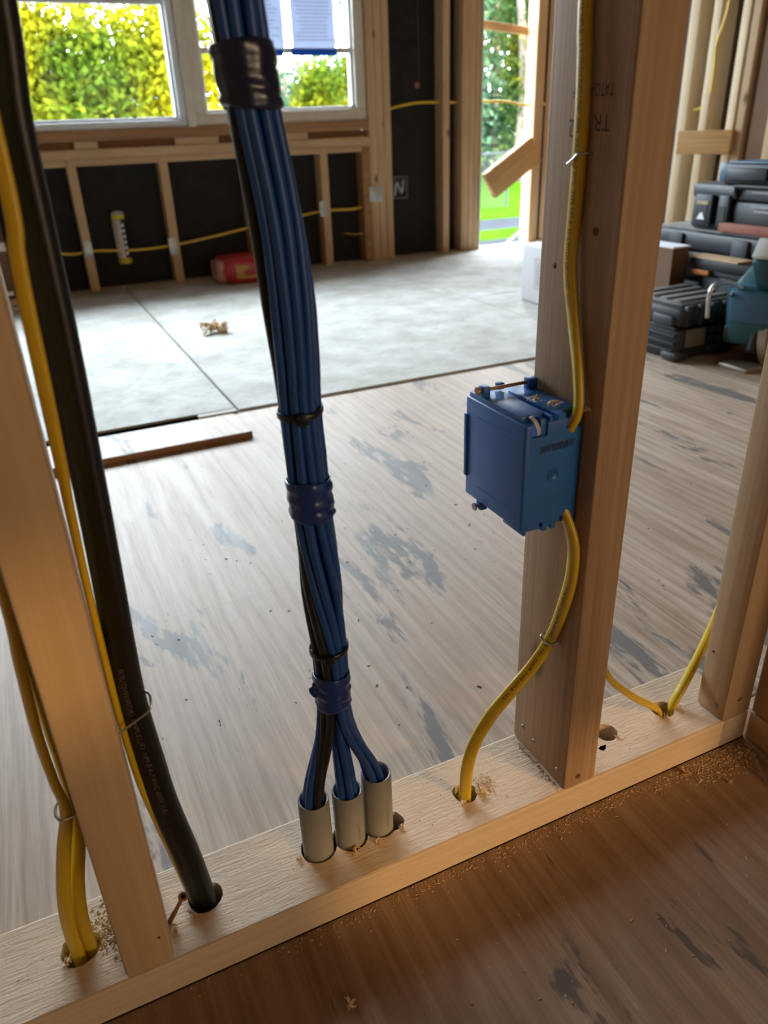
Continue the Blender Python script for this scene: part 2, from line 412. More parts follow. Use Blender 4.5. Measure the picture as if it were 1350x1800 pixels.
# ceiling and enclosing walls (outside the frame, they close the room)
ceil = structure('ceiling', (0, 0, 2.5))
build(MB().box((-2.3, -3.1, 2.5), (2.8, 3.42, 2.55)), 'ceiling_panel', DRYCEIL, ceil)
wl = structure('wall_left'); build(MB().box((-2.25, -3.05, 0), (-2.2, 3.42, 2.5)), 'wall_panel', REARWALL, wl)
for y in (-2.2, -1.4, -.6, .2, 1.0, 1.8, 2.6): beam('stud', (-2.2, y, 0), (-2.115, y+.038, 2.5), WZ, wl)
wr = structure('wall_rear')
rm = MB()
def holes_wall(x0, x1, z0, z1, holes, y0, y1):
    xs_ = sorted({x0, x1, *[h[0] for h in holes], *[h[1] for h in holes]}); zs_ = sorted({z0, z1, *[h[2] for h in holes], *[h[3] for h in holes]}); m = MB()
    for xa, xb in zip(xs_, xs_[1:]):
        for za, zb in zip(zs_, zs_[1:]):
            if not any(h[0] < (xa+xb)/2 < h[1] and h[2] < (za+zb)/2 < h[3] for h in holes): m.box((xa, y0, za), (xb, y1, zb))
    return m
RH = [(1.63, 2.10, 1.54, 1.70), (1.395, 1.52, 1.86, 2.01)]  # unseen openings shaped to throw sun patches onto plate and studs
build(holes_wall(-2.2, 2.74, 0, 2.5, RH, -3.05, -3.0), 'wall_panel', REARWALL, wr)
def sunfiltermat():  # tinted filter added to dim the sun in the rear openings
    m, nt, b = new_mat('sun_filter')
    t = N(nt, 'ShaderNodeBsdfTransparent'); t.inputs[0].default_value = (.24, .20, .15, 1)
    L(nt, t.outputs[0], nt.nodes['Material Output'].inputs['Surface']); return m
w3 = structure('sun_openings', (1.8, -3.02, 1.48)); SUNFILTER = sunfiltermat()
for h in RH: build(MB().box((h[0], -3.03, h[2]), (h[1], -3.029, h[3])), 'sun_filter', SUNFILTER, w3)
w4 = structure('dummy_window', (.85, -3.0, .5))  # dummy window with opaque pane, added on the rear wall behind the fill lamp
build(MB().box((.10, -2.998, .40), (1.60, -2.985, 1.30)), 'pane', plain('dummy_pane', (.7, .62, .5), .5, var=.03), w4)
for lo, hi in (((.04, -2.999, .34), (1.66, -2.96, .40)), ((.04, -2.999, 1.30), (1.66, -2.96, 1.36)), ((.04, -2.999, .40), (.10, -2.96, 1.30)), ((1.60, -2.999, .40), (1.66, -2.96, 1.30))): build(MB().box(lo, hi), 'frame', CREAM, w4)

# ---- the framed partition in the foreground
wf = structure('wall_front')
plate = beam('bottom_plate', (-1.2, 0, 0), (XE, D, H), PLATE_X, wf, .0025)
plate['label'] = 'rough bottom plate with drilled holes'
def cyl(c, r, z0=-.05, z1=.1, n=20, jag=0):
    ph = random.random()*6
    mb = MB(); vs = []; 
    RR = [r*(1+jag*math.sin(6*math.pi*k/n+ph)+jag*random.uniform(-1, 1)) for k in range(n)]
    for z in (z0, z1):
        for k in range(n):
            t = 2*math.pi*k/n; rr = RR[k]; vs.append((c[0]+rr*math.cos(t), c[1]+rr*math.sin(t), z))
    fs = [(k, (k+1) % n, n+(k+1) % n, n+k) for k in range(n)]+[tuple(range(n-1, -1, -1)), tuple(range(n, 2*n))]
    return build(mb.add(vs, fs), 'cutter', GAPDARK)
PIPES = [(.0500, .0480, .1010), (.0815, .0465, .0985), (.1110, .0475, .1050)]
HOLES = {'black': (-.0560, .0450, .0150), 'yl': (-.1590, .0450, .0160), 'mid': (.2030, .0425, .0125), 'right': (.4590, .0455, .0130), 'big': (.3800, .0455, .0125)}
for c_ in [cyl(p[:2], .0168, jag=.02) for p in PIPES]+[cyl((.1235, .0440), .0115, jag=.05)]+[cyl(h[:2], h[2], jag=.035) for h in HOLES.values()]:
    boolean_cut(plate, [c_])
for p_ in plate.data.polygons: p_.use_smooth = False
build(MB().box((-1.2, .0, .0003), (XE, D, .0012)), 'hole_shade_sheet', GAPDARK, wf)  # black sheet inside the plate, painting shade into the drilled holes
def stud(x0, x1, y0, y1, mat=FIR_Z, parent=wf, z0=H, z1=2.42, bev=.0028, name='stud'):
    return beam(name, (x0, y0, z0), (x1, y1, z1), mat, parent, bev)
CREAMW = wood('pale_planed_pine', 2, (.62, .45, .28), (.50, .33, .17), knots=False, bstr=.12)
s_left = stud(XL, XL+W, 0, D, CREAMW, bev=.0040); s_left['label'] = 'pale smooth stud beside the black cable'
s_mid = stud(XM, XM+W, 0, D, FIR_Z); s_mid['label'] = 'brown grained stud carrying the blue box'
s_right = stud(XR, XE, 0, W, wood('pale_stud', 2, (.62, .44, .27), (.47, .30, .16), fine=1.4)); s_right['label'] = 'pale stud turned flat at the right corner'
beam('top_plate', (-1.2, 0, 2.421), (XE, D, 2.459), WX, wf)
stud(-.56, -.522, 0, D, WZ)
# nail heads and dents, sub-parts of their stud
def nail(p, n, r, parent, mat=NAILM, name='nail_head'):
    return build(MB().lathe([(1e-5, .0006), (r*.55, .0009), (r*.9, .0006), (r, -.0005)], p, n, 12), name, mat, parent, smooth=True)
for y, z in ((.0724, .0623), (.0527, .0586), (.0129, .0554)): nail((XM-.0001, y, z), (-1, 0, 0), .0026, s_mid)
KNOT = plain('knot', (.115, .055, .028), .7, var=.35, scale=400)
for y, z, r in ((.0248, .5576, .0035), (.0689, .5289, .0026)):
    build(MB().lathe([(1e-5, .0005), (r*.6, .0004), (r, -.0002)], (XM-.0001, y, z), (-1, 0, 0), 14), 'knot', KNOT, s_mid, smooth=True)
nail((.3064, -.0001, .0515), (0, -1, 0), .0030, s_mid, KNOT, 'knot')
nail((XR-.0001, .0132, .0524), (-1, 0, 0), .0036, s_right); nail((XR-.0001, .0286, .1145), (-1, 0, 0), .0014, s_right, KNOT, 'dent')
nail((.5205, -.0001, .0629), (0, -1, 0), .0028, s_right)
nail((XL+.030, -.0001, .0720), (0, -1, 0), .0012, s_left, KNOT, 'dent')
# ink stamp, printed upside down on the stud (seen rotated by half a turn)
def stamp(body, y, z, size, sx=1.0):
    # letters read upside down: text x runs towards -y on the -x face turned 180 degrees
    return flat_text('ink_stamp', body, size, (XM, y, z), (0, 1, 0), (0, 0, -1), STAMP, s_mid, off=.0002, sx=sx)
stamp('TR', .0195, .6260, .0145, .95); stamp('N', .0395, .6255, .0145, .9); stamp('2', .0560, .6230, .0165, .85)
stamp('TATOA', .0185, .6455, .0115, .62); stamp('SPF', .0530, .6450, .0100, .55)
# return wall that runs towards the photographer on the right
wrt = structure('wall_return')
beam('bottom_plate', (XE+.0015, -1.25, 0), (XE+.0905, .0, H), WY, wrt, .002)
stud(XE+.0015, XE+.0905, -.0385, -.0005, WZ, wrt); stud(XE+.0015, XE+.0905, -.078, -.040, WZ, wrt)

# ---- far window wall
wb = structure('wall_back', (0, YB, 0))
sh = MB()
sh.box((-2.2, YS, 0), (1.585, YS+.012, .625)).box((1.60, YS, 0), (2.215, YS+.012, 2.5)).box((2.60, YS, 0), (2.70, YS+.012, 2.5))
sh.box((-2.2, YS, 1.80), (1.60, YS+.012, 2.5)).box((-2.2, YS, .625), (-.90, YS+.012, 1.80)).box((2.215, YS, 2.12), (2.53, YS+.012, 2.5))
build(sh, 'sheathing', SHEATH, wb)
def bstud(x0, x1, z0=.006, z1=2.46, mat=WZ, d=.085): return beam('stud', (x0, YB, z0), (x1, YB+d, z1), mat, wb, .002)
for xc in (-.56, -.18, .205, .588, 1.345): bstud(xc-.019, xc+.019, .006, .545)
bstud(.968-.019, .968+.019, .006, .545)
for a, b in ((1.588, 1.626), (1.628, 1.666), (1.668, 1.706)): bstud(a, b)
bstud(1.995, 2.033); bstud(2.105, 2.143); bstud(2.145, 2.178); bstud(2.18, 2.208)
bstud(2.540, 2.598); bstud(1.545, 1.586, .006, .54, OLD_X)
for a, b in ((2.212, 2.222),): beam('door_jamb', (a, YB-.004, .006), (b, YS+.02, 2.12), CREAM, wb, .001)
# sill framing under the windows
xs = [-.9, -.562, -.162, .224, .607, .987, 1.364, 1.586]
beam('sill_plate', (-.92, YB, .546), (1.586, YB+.085, .584), WX, wb)
for a, b in zip([-.9, -.54, -.16, .225, .608, .988, 1.365], [-.58, -.20, .185, .568, .948, 1.325, 1.586]):
    beam('sill_block', (a, YB+.002, .519), (b, YB+.085, .545), WX, wb)
for a, b in ((.235, .330), (.655, .850), (1.12, 1.275), (-.4, -.3)): beam('spacer_block', (a, YB+.006, .585), (b, YB+.08, .613), WX, wb)
beam('rough_sill', (-.92, YB-.002, .614), (1.586, YB+.089, .6538), OLD_X, wb)
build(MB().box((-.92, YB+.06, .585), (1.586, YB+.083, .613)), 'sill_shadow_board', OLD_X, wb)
beam('window_header', (-.92, YB, 1.79), (1.586, YB+.085, 2.03), WX, wb)
beam('top_plate', (-2.2, YB, 2.462), (2.62, YB+.085, 2.499), WX, wb)
# zinc nail plates on the studs
for xc, z0, z1, w in ((.222, .155, .222, .036), (.592, .132, .204, .036), (1.342, .240, .312, .036), (1.628, .288, .360, .072)):
    beam('nail_plate', (xc-w/2-.016, YB-.003, z0), (xc+w/2-.016, YB-.0002, z1), ZINC, wb, .0008)
# clear outlet box on the king stud
ob = empty('outlet_box', (1.760, YB+.045, .295))
fr = MB().box((1.712, YB+.012, .292), (1.718, YB+.070, .398)).box((1.790, YB+.012, .292), (1.796, YB+.070, .398)).box((1.718, YB+.012, .292), (1.790, YB+.070, .298)).box((1.718, YB+.012, .392), (1.790, YB+.070, .398))
build(fr, 'box_frame', PLASTIC_CLEAR, ob); build(MB().box((1.718, YB+.064, .298), (1.790, YB+.070, .392)), 'box_back', PLASTIC_CLEAR, ob)
build(MB().sweep(spline([(1.73, YB+.03, .305), (1.74, YB+.02, .37), (1.765, YB+.02, .32), (1.778, YB+.02, .385)], 20), (0, 1, 0), .005, .004, 8), 'wire', GALV, ob, smooth=True)
tag(ob, 'smoky plastic outlet box fixed to the stud right of the windows', 'outlet box')

# ---- windows
def window(name, x0, x1, z0, z1, fmat, fw, muntins, sash=None):
    w = structure(name, ((x0+x1)/2, YB+.05, z0))
    y0, y1 = YB+.012, YB+.082
    beam('sill_rail', (x0, y0, z0), (x1, y1, z0+fw), fmat, w, .003); beam('head_rail', (x0, y0, z1-fw), (x1, y1, z1), fmat, w, .003)
    beam('stile', (x0, y0, z0+fw), (x0+fw, y1, z1-fw), fmat, w, .003); beam('stile', (x1-fw, y0, z0+fw), (x1, y1, z1-fw), fmat, w, .003)
    # stepped inner sash
    i = .012; a, b, c, d = x0+fw, x1-fw, z0+fw, z1-fw
    for lo, hi in (((a, y0+.02, c), (b, y1-.012, c+i)), ((a, y0+.02, d-i), (b, y1-.012, d)), ((a, y0+.02, c+i), (a+i, y1-.012, d-i)), ((b-i, y0+.02, c+i), (b, y1-.012, d-i))):
        beam('sash', lo, hi, VINYL, w, .002)
    for kind, p in muntins:
        if kind == 'h': beam('muntin', (a+i, y0+.022, p-.011), (b-i, y1-.022, p+.011), fmat, w, .003)
        else: beam('muntin', (p-.011, y0+.022, c+i), (p+.011, y1-.022, d-i), fmat, w, .003)
    build(MB().box((a+i, y0+.038, c+i), (b-i, y0+.041, d-i)), 'pane', GLASS, w)
    return w
window('window_1', -.90, .722, .654, 1.785, VINYL, .030, [('h', 1.118)])
window('window_2', .762, 1.584, .654, 1.785, CREAM, .052, [('h', .945), ('h', 1.235)])
beam('trim_1', (.724, YB-.002, .652), (.760, YB+.084, 1.785), CREAM, None, .003)['kind'] = 'structure'
# papers taped on the window panes
def sheet_paper(x0, x1, z0, z1, label, lines):
    p = build(MB().box((x0, YB+.028, z0), (x1, YB+.0288, z1)), 'paper_notice', THINPAPER)
    for k in range(lines):
        z = z1-.03-k*(z1-z0-.05)/lines; a = x0+.012+random.random()*.03; b = x1-.012-random.random()*.05
        build(MB().box((a, YB+.0274, z), (b, YB+.0279, z+.0030)), 'print_line', GREYINK, p)
    return tag(p, label, 'paper')
sheet_paper(1.035, 1.205, .950, 1.24, 'printed white sheet on the window, nearest the blue cable bundle', 17)
sheet_paper(1.242, 1.450, .948, 1.24, 'wider printed white sheet on the window, further from the cable bundle', 17)
for a, b, l in ((1.10, 1.195, 'short blue masking tape strip under the printed sheet beside the cable bundle'), (1.235, 1.452, 'long blue masking tape strip under the wider printed sheet')):
    tag(build(MB().box((a, YB+.0255, .922), (b, YB+.0270, .949)), 'masking_tape', BLUETAPE), l, 'tape')

# ---- door opening: stray boards nailed across it
def board(name, c, length, height, thick, ang, mat, label, yaw=0):
    M = Matrix.Translation(c) @ Matrix.Rotation(yaw, 4, 'Z') @ Matrix.Rotation(-ang, 4, 'Y')
    o = build(MB().box((-length/2, -thick/2, -height/2), (length/2, thick/2, height/2), .002), name, mat, None, auto=True, origin=(0, 0, 0))
    o.matrix_world = M
    return tag(o, label, 'board')
board('brace_board', (2.400, YB-.022, .405), .330, .140, .036, math.radians(31), BOARD, 'short slanted brace board nailed across the doorway')
board('brace_strip', (2.385, YB+.10, 1.050), .34, .036, .02, math.radians(-6), BOARD, 'thin wooden strip across the top of the doorway')

# ---- far right wall
wR = structure('wall_right', (XW, 2, 0))
build(MB().box((XW+.089, -3.0, 0), (XW+.10, 3.40, 2.5)), 'sheathing', SHEATH_BROWN, wR)
def rstud(y0, y1, x0=XW, x1=XW+.087, mat=WZ): return beam('stud', (x0, y0, .008), (x1, y1, 2.46), mat, wR, .002)
rstud(3.300, 3.312, XW-.010, XW+.086); rstud(3.262, 3.299)
PALEP = wood('pine_with_painted_light', 2, (.78, .64, .44), (.66, .50, .30), knots=False)  # pine lightened to put the brightness of window light into these studs
rstud(2.316, 2.366, mat=PALEP); rstud(2.203, 2.243, mat=PALEP); rstud(2.062, 2.098, mat=PALEP)
rstud(2.02, 2.058, XW+.01); rstud(1.86, 1.90); rstud(1.70, 1.738); rstud(1.46, 1.498); rstud(1.08, 1.118); rstud(.70, .738); rstud(.32, .358); rstud(2.70, 2.738); rstud(3.02, 3.058)
build(MB().box((XW+.02, 1.50, .0), (XW+.05, 1.99, 2.4)), 'plywood_panel', CARDBOARD, wR)
bl = board('blocking_board', (XW-.045, 2.150, .520), .22, .088, .036, 0, BOARD, 'short board nailed between the studs behind the tool cases')
bl.rotation_euler[2] = math.radians(-68)
def flat_cable(name, label, pts, wide, a=.0052, b=.0027, n=60, mat=None, cat='cable', group=None, power=2.6, nprof=12):
    P = spline(pts, n); 
    if isinstance(wide, list):
        Wd = spline(wide, n); wide2 = [w for w in Wd]
    else: wide2 = wide
    o = build(MB().sweep(P, wide2, a, b, nprof, power), name, mat or CABLE_YELLOW, smooth=True)
    tag(o, label, cat, group)
    return o, frames(P, wide2)
flat_cable('power_cable', 'yellow cable hanging down the studs above the tool cases', [(XW-.006, 2.155, 1.3), (XW-.004, 2.168, 1.0), (XW-.006, 2.200, .87), (XW-.006, 2.196, .80), (XW-.003, 2.196, .70)], (0, 1, 0), .006, .003, 30)
flat_cable('power_cable', 'short yellow cable end between the pale studs on the right', [(XW+.02, 2.30, .64), (XW+.02, 2.27, .645), (XW+.02, 2.24, .65)], (0, 0, 1), .006, .003, 10)
# yellow cables in the far wall
yb = YB+.030
flat_cable('power_cable', 'yellow cable running through the studs under the windows', [(-.1, yb, .21), (.07, yb, .180), (.15, yb, .170), (.23, yb+.01, .174), (.42, yb, .163), (.59, yb+.01, .168), (.79, yb, .193), (.93, yb, .213), (1.22, yb, .250), (1.36, yb+.01, .262), (1.52, yb, .262), (1.59, yb+.005, .290)], (0, 0, 1), .0058, .003, 80)
flat_cable('power_cable', 'yellow cable stub curling out of the king stud near the floor', [(1.600, yb+.02, .28), (1.600, yb+.005, .20), (1.575, yb, .150), (1.520, yb+.01, .138), (1.470, yb+.03, .143), (1.465, YS-.004, .143)], (0, 1, 0), .0058, .003, 40)
flat_cable('power_cable', 'yellow cable bridging the black panel beside the doorway', [(1.700, yb, .695), (1.74, yb, .705), (1.86, yb, .722), (2.00, yb+.01, .722), (2.10, yb+.015, .720)], (0, 0, 1), .006, .003, 40)
flat_cable('power_cable', 'yellow cable stretched across the open doorway', [(2.20, yb+.02, .722), (2.30, yb+.02, .720), (2.40, yb+.02, .716), (2.52, yb+.02, .698), (2.60, yb-.03, .700), (2.64, yb-.04, .690)], (0, 0, 1), .006, .003, 40)
flat_cable('antenna_cord', 'thin dark cord hanging on the black panel', [(1.90, YS-.004, 1.3), (1.905, YS-.004, 1.0), (1.905, YS-.004, .84), (1.895, YS-.004, .80)], (0, 1, 0), .0022, .0022, 16, SHEATH_BROWN)
tag(build(MB().lathe([(1e-5, 0), (.014, .001), (.016, .006), (.012, .010), (1e-5, .011)], (1.895, YS, .800), (0, -1, 0), 14), 'cord_grommet', BRICKRED, smooth=True), 'small red-brown grommet where the cord enters the black panel', 'grommet')

# ================================================================== FOREGROUND THINGS
# ---- three grey conduits standing in the plate
cnames = ['grey plastic conduit nearest the black cable, holding black and blue cables', 'middle grey plastic conduit holding five blue cables', 'grey plastic conduit furthest from the black cable, holding blue cables']
for i, (x, y, zt) in enumerate(PIPES):
    ro, ri = .0140, .0116
    c = build(MB().lathe([(ri, -.015), (ro, -.015), (ro, zt-.0012), (ro-.0008, zt), (ri+.0006, zt-.0004), (ri, zt-.0022), (ri, -.015)], (x, y, 0), n=40), 'conduit', PVC, auto=True)
    tag(c, cnames[i], 'conduit', 'grey conduits in the bottom plate')
    if i == 0: continue
    vs, fs = text_mesh(['CONDUIT', 'SCH 40 PVC', 'PIPE NEMA TC-2'][i], .0040)
    th0 = math.radians(-72)
    build(MB().add([(x+(ro+.00012)*math.cos(th0-v.y/ro), y+(ro+.00012)*math.sin(th0-v.y/ro), .046+v.x) for v in vs], fs), 'print', PVCPRINT, c)

# ---- bundle of network cables
CL = [(.860, .0400), (.6909, .0540), (.657, .0562), (.623, .0602), (.5765, .0662), (.5358, .0688), (.4917, .0698), (.4598, .0695), (.4182, .0708), (.3939, .0714), (.3531, .0738), (.308, .0745), (.2556, .0758), (.212, .0758)]
def cx(z):
    zs = [a for a, _ in CL][::-1]; xs_ = [b for _, b in CL][::-1]
    return float(np.interp(z, zs, xs_))
def fatness(z):
    return float(np.interp(z, [.19, .22, .2556, .31, .3953, .425, .4598, .53, .60, .642, .67, .86], [.84, .85, .90, 1.04, .93, .96, .90, 1.12, 1.10, 1.0, 1.0, 1.06]))
def twist(z): return float(np.interp(z, [.2, .255, .30, .355, .40, .47, .60, .86], [.95, .85, .42, -.22, -.42, -.38, 0, .05]))
RC = .0036
slots = [(.0050, math.pi/4+k*math.pi/2) for k in range(4)]+[(.0117, k*2*math.pi/10) for k in range(10)]
# black ones sit on the side that shows on the left of the bundle
order = sorted(range(14), key=lambda k: abs(((slots[k][1]-math.radians(162)+math.pi) % (2*math.pi))-math.pi)+(9 if slots[k][0] < .01 else 0))
black_idx = set(order[:2])
def bpos(k, z):
    r, a = slots[k]; a += twist(z)+.10*math.sin(z*17+k*1.7); r *= fatness(z)*(1+.05*math.sin(z*23+k*2.3))
    return V((cx(z)+r*math.cos(a), .0455+r*math.sin(a), z))
# who goes into which conduit: by position of the slot at the fan-out
low = sorted(range(14), key=lambda k: (bpos(k, .21).x-.35*bpos(k, .21).y))
bl_l = [k for k in low if k in black_idx]; oth = [k for k in low if k not in black_idx]
groups = [bl_l+oth[:3], oth[3:8], oth[8:]]
made = []
for gi, g in enumerate(groups):
    px_, py_, pz_ = PIPES[gi]
    cen = sum((bpos(k, .2) for k in g), V((0, 0, 0)))/len(g)
    ang = sorted(g, key=lambda k: math.atan2((bpos(k, .2)-cen).y, (bpos(k, .2)-cen).x)); TA = {}
    a_first = math.atan2((bpos(ang[0], .2)-cen).y, (bpos(ang[0], .2)-cen).x)
    for j, k in enumerate(ang): TA[k] = a_first+2*math.pi*j/len(g)+.3
    if gi == 0:
        nb = [k for k in ang if k not in black_idx]
        for k, a_ in zip(bl_l, (math.radians(-75), math.radians(0))): TA[k] = a_
        for k, a_ in zip(nb, (math.radians(72), math.radians(145), math.radians(215))): TA[k] = a_
    for j, k in enumerate(g):
        a = TA[k]; rr = .0066 if len(g) > 1 else 0
        if gi == 2: rr = .0062
        ox, oy = (-.0012, -.0025) if gi < 2 else (-.0030, -.0022)
        tgt = V((px_+ox+rr*math.cos(a)*.95, py_+oy+rr*math.sin(a)*.95, 0))
        pts = [(.86, None), (.80, None)]
        P = [bpos(k, z) for z in np.linspace(.86, .215, 34)]
        p0 = bpos(k, .195)
        for z, t in ((.195, .04), (.172, .20), (.150, .46), (.128, .76), (.108, .95), (.092, 1.0), (.06, 1.0), (.012, 1.0)):
            b0 = V((p0.x, p0.y, z)); q = b0.lerp(V((tgt.x, tgt.y, z)), t); P.append(q)
        PP = spline(P, 120)
        blk = k in black_idx
        o = build(MB().sweep(PP, (1, .3, 0), RC*(1.06 if blk else 1), RC*(1.06 if blk else 1), 10, 2.0), 'network_cable', CABLE_BLACK if blk else CABLE_BLUE, smooth=True)
        made.append((gi, blk, tgt.x*.914-tgt.y*.407, o))
ORD = ['leftmost', 'second from the left', 'third from the left', 'fourth from the left', 'rightmost']
WHERE = ['the leftmost grey conduit', 'the middle grey conduit', 'the rightmost grey conduit']
for gi in range(3):
    for blk in (False, True):
        mem = sorted([m for m in made if m[0] == gi and m[1] == blk], key=lambda m: m[2])
        for r_, m in enumerate(mem):
            word = ORD[-1] if (r_ == len(mem)-1 and r_ > 0) else ORD[r_]
            col_ = 'black' if blk else 'blue'
            tag(m[3], '%s network cable, %s of its colour, entering %s' % (col_, word.replace('from the left', 'from left'), WHERE[gi]), 'network cable', '%s network cables in the bundle' % col_)

def ring_pts(z, r, n=48, tilt=0, dip=0):
    c = V((cx(z), .0455, z)); out = []
    for k in range(n+1):
        t = 2*math.pi*k/n; out.append(V((c.x+r*math.cos(t), c.y+r*math.sin(t), z+tilt*math.cos(t+.4)+dip*math.sin(t))))
    return out
def zip_tie(z, r, head_ang, label, tail):
    root = empty('zip_tie', (cx(z), .0455, z))
    P = ring_pts(z, r, 48, .0012, .0010)
    build(MB().sweep(P, (0, 0, 1), .0024, .0008, 8, 4, caps=False), 'band', TIE, root, smooth=True)
    d = V((math.cos(head_ang), math.sin(head_ang), 0)); c = V((cx(z), .0455, z))+d*(r+.0016); s_ = d.cross(V((0, 0, 1)))
    mb = MB().box((-.0038, -.0026, -.0042), (.0038, .0026, .0030), .0010)
    M = Matrix((( s_.x, d.x, 0, c.x), (s_.y, d.y, 0, c.y), (0, 0, 1, c.z), (0, 0, 0, 1)))
    build(mb.xform(M), 'head', TIE, root, auto=True)
    t = MB().box((-.0020, -.0010, -.0070), (.0020, .0006, -.0040), .0004).xform(M); build(t, 'tail', TIE, root)
    tag(root, label, 'zip tie', 'zip ties on the cable bundle')
zip_tie(.4598, .0152, math.radians(258), 'black zip tie around the bundle at the height of the blue box top', .01)
zip_tie(.2600, .0152, math.radians(250), 'lower black zip tie around the bundle, just above the bottom tape', .01)
def tape_wrap(z0, z1, r0, r1, mat, label, flap=False, seed=0):
    rr = random.Random(seed); n = 44; m = 16; vs = []; fs = []
    for i in range(m+1):
        t = i/m; z = z0+(z1-z0)*t
        for k in range(n):
            a = 2*math.pi*k/n
            # follows the lumps of the cables beneath, with overlap steps and creases
            r = (r0+(r1-r0)*t)*(1+.016*math.cos(10*(a-twist(z))+.5))+(.0007 if (t+.06*math.sin(a+seed)) % .36 < .18 else 0)+.00035*math.sin(26*t+3*a+seed)
            vs.append((cx(z)+r*math.cos(a), .0455+r*math.sin(a), z+.0012*math.sin(a*2+seed+i)*(.5 if 0 < i < m else 1)))
    for i in range(m):
        for k in range(n):
            k2 = (k+1) % n; fs.append((i*n+k, i*n+k2, (i+1)*n+k2, (i+1)*n+k))
    # small lip back to the cables at both ends
    root = build(MB().add(vs, fs), 'tape_wrap', mat, smooth=True)
    sd = root.modifiers.new('thickness', 'SOLIDIFY'); sd.thickness = .0007; sd.offset = -1
    tag(root, label, 'tape')
    if flap:
        a = math.radians(172); c = V((cx(z0)+.0148*math.cos(a), .0455+.0165*math.sin(a), (z0+z1)/2+.004))
        P = spline([c, c+V((-.0022, -.002, .002)), c+V((-.002, -.004, -.002)), c+V((.001, -.006, -.0055))], 14)
        build(MB().sweep(P, (.3, .2, 1), .0035, .0005, 8, 3), 'loose_end', mat, root, smooth=True)
    return root
tape_wrap(.6400, .6720, .0168, .0174, TAPE_DARK, 'glossy dark blue tape wrap high on the bundle in front of the window', False, 1)
tape_wrap(.3805, .4100, .0160, .0158, TAPE_NAVY, 'navy tape wrap around the bundle between the two zip ties', False, 2)
tape_wrap(.2035, .2360, .0142, .0148, TAPE_NAVY, 'navy tape wrap with a loose end just above the conduits', True, 3)

# ---- heavy black power cable beside the left stud
BKP = [(-.0605, .045, .80), (-.0630, .045, .6886), (-.0672, .045, .641), (-.0680, .045, .5874), (-.0685, .045, .5264), (-.0705, .045, .4568), (-.0732, .045, .3769), (-.0762, .046, .300), (-.0765, .046, .258), (-.0742, .046, .2100), (-.0712, .046, .1600), (-.0632, .045, .0950), (-.0582, .044, .0400), (-.0570, .044, .004)]
BKW = [(.72, -.69, 0)]*7+[(.75, -.66, 0), (.80, -.6, 0), (.86, -.5, 0), (.9, -.42, 0), (.94, -.33, 0), (.95, -.3, 0), (.95, -.3, 0)]
BP = spline(BKP, 150); BW = spline(BKW, 150)
def bkr(u): return 1-.16*math.exp(-((abs(u)-.36)/.14)**2)
bk = build(MB().sweep(BP, BW, .0112, .0072, 36, 2.5, ridges=bkr), 'power_cable', POWER_BLACK, smooth=True)
tag(bk, 'thick black power cable beside the pale stud, entering its own plate hole', 'cable')
BF = frames(BP, BW)
def lift_b(y): return .0073*max(.2, 1-abs(y/.0112)**2.5)**(1/2.5)+.00010
sgn = 1 if BF[90][3].y < 0 else -1
path_text('print', 'SOUTHWIRE(R) SIMPULL(R)  NM-B 6-2 W/G 600V (UL)', .0062, BF, .500, FAINT, bk, lift_b, sgn, .0022)

# ---- yellow cables around the left stud
YB_P = [(-.0760, .034, .80), (-.0768, .031, .6159), (-.0800, .030, .5758), (-.0814, .030, .5467), (-.0824, .030, .5126), (-.0842, .032, .4583), (-.0855, .035, .4286), (-.0868, .040, .3699), (-.0874, .044, .3037), (-.0873, .046, .2500), (-.0850, .048, .1864), (-.0792, .0500, .1361), (-.0725, .0505, .0849), (-.0672, .0505, .040), (-.0660, .0505, .004)]
YB_W = [(.8, -.6, 0)]*5+[(.6, -.8, 0), (.4, -.92, 0), (.12, -.99, 0), (.05, -1, 0), (.05, -1, 0), (.2, -.98, 0), (.4, -.92, 0), (.5, -.87, 0), (.5, -.87, 0), (.5, -.87, 0)]
flat_cable('power_cable', 'yellow cable squeezed between the pale stud and the black power cable', YB_P, YB_W, .0046, .0026, 100)
YL1 = [(-.1335, .040, .72), (-.1340, .040, .50), (-.1352, .043, .3698), (-.1384, .044, .3214), (-.1412, .045, .2633), (-.1405, .045, .2169), (-.1388, .045, .1864), (-.1478, .043, .1515), (-.1567, .042, .1114), (-.1613, .042, .0733), (-.1618, .043, .030), (-.1618, .043, .002)]
YL2 = [(-.1330, .052, .72), (-.1332, .052, .50), (-.1335, .053, .37), (-.1340, .053, .32), (-.1345, .053, .26), (-.1340, .053, .2169), (-.1335, .052, .1864), (-.1372, .048, .1515), (-.1462, .0445, .1114), (-.1512, .0440, .0733), (-.1520, .0445, .030), (-.1520, .0445, .002)]
WL = [(.35, -.94, 0)]*6+[(.5, -.86, 0), (.8, -.6, 0), (.92, -.38, 0), (.93, -.36, 0), (.93, -.36, 0), (.93, -.36, 0)]
flat_cable('power_cable', 'outer yellow cable of the pair left of the pale stud', YL1, WL, .0056, .0033, 90)
flat_cable('power_cable', 'inner yellow cable of the pair, next to the left side of the pale stud', YL2, WL, .0056, .0033, 90)

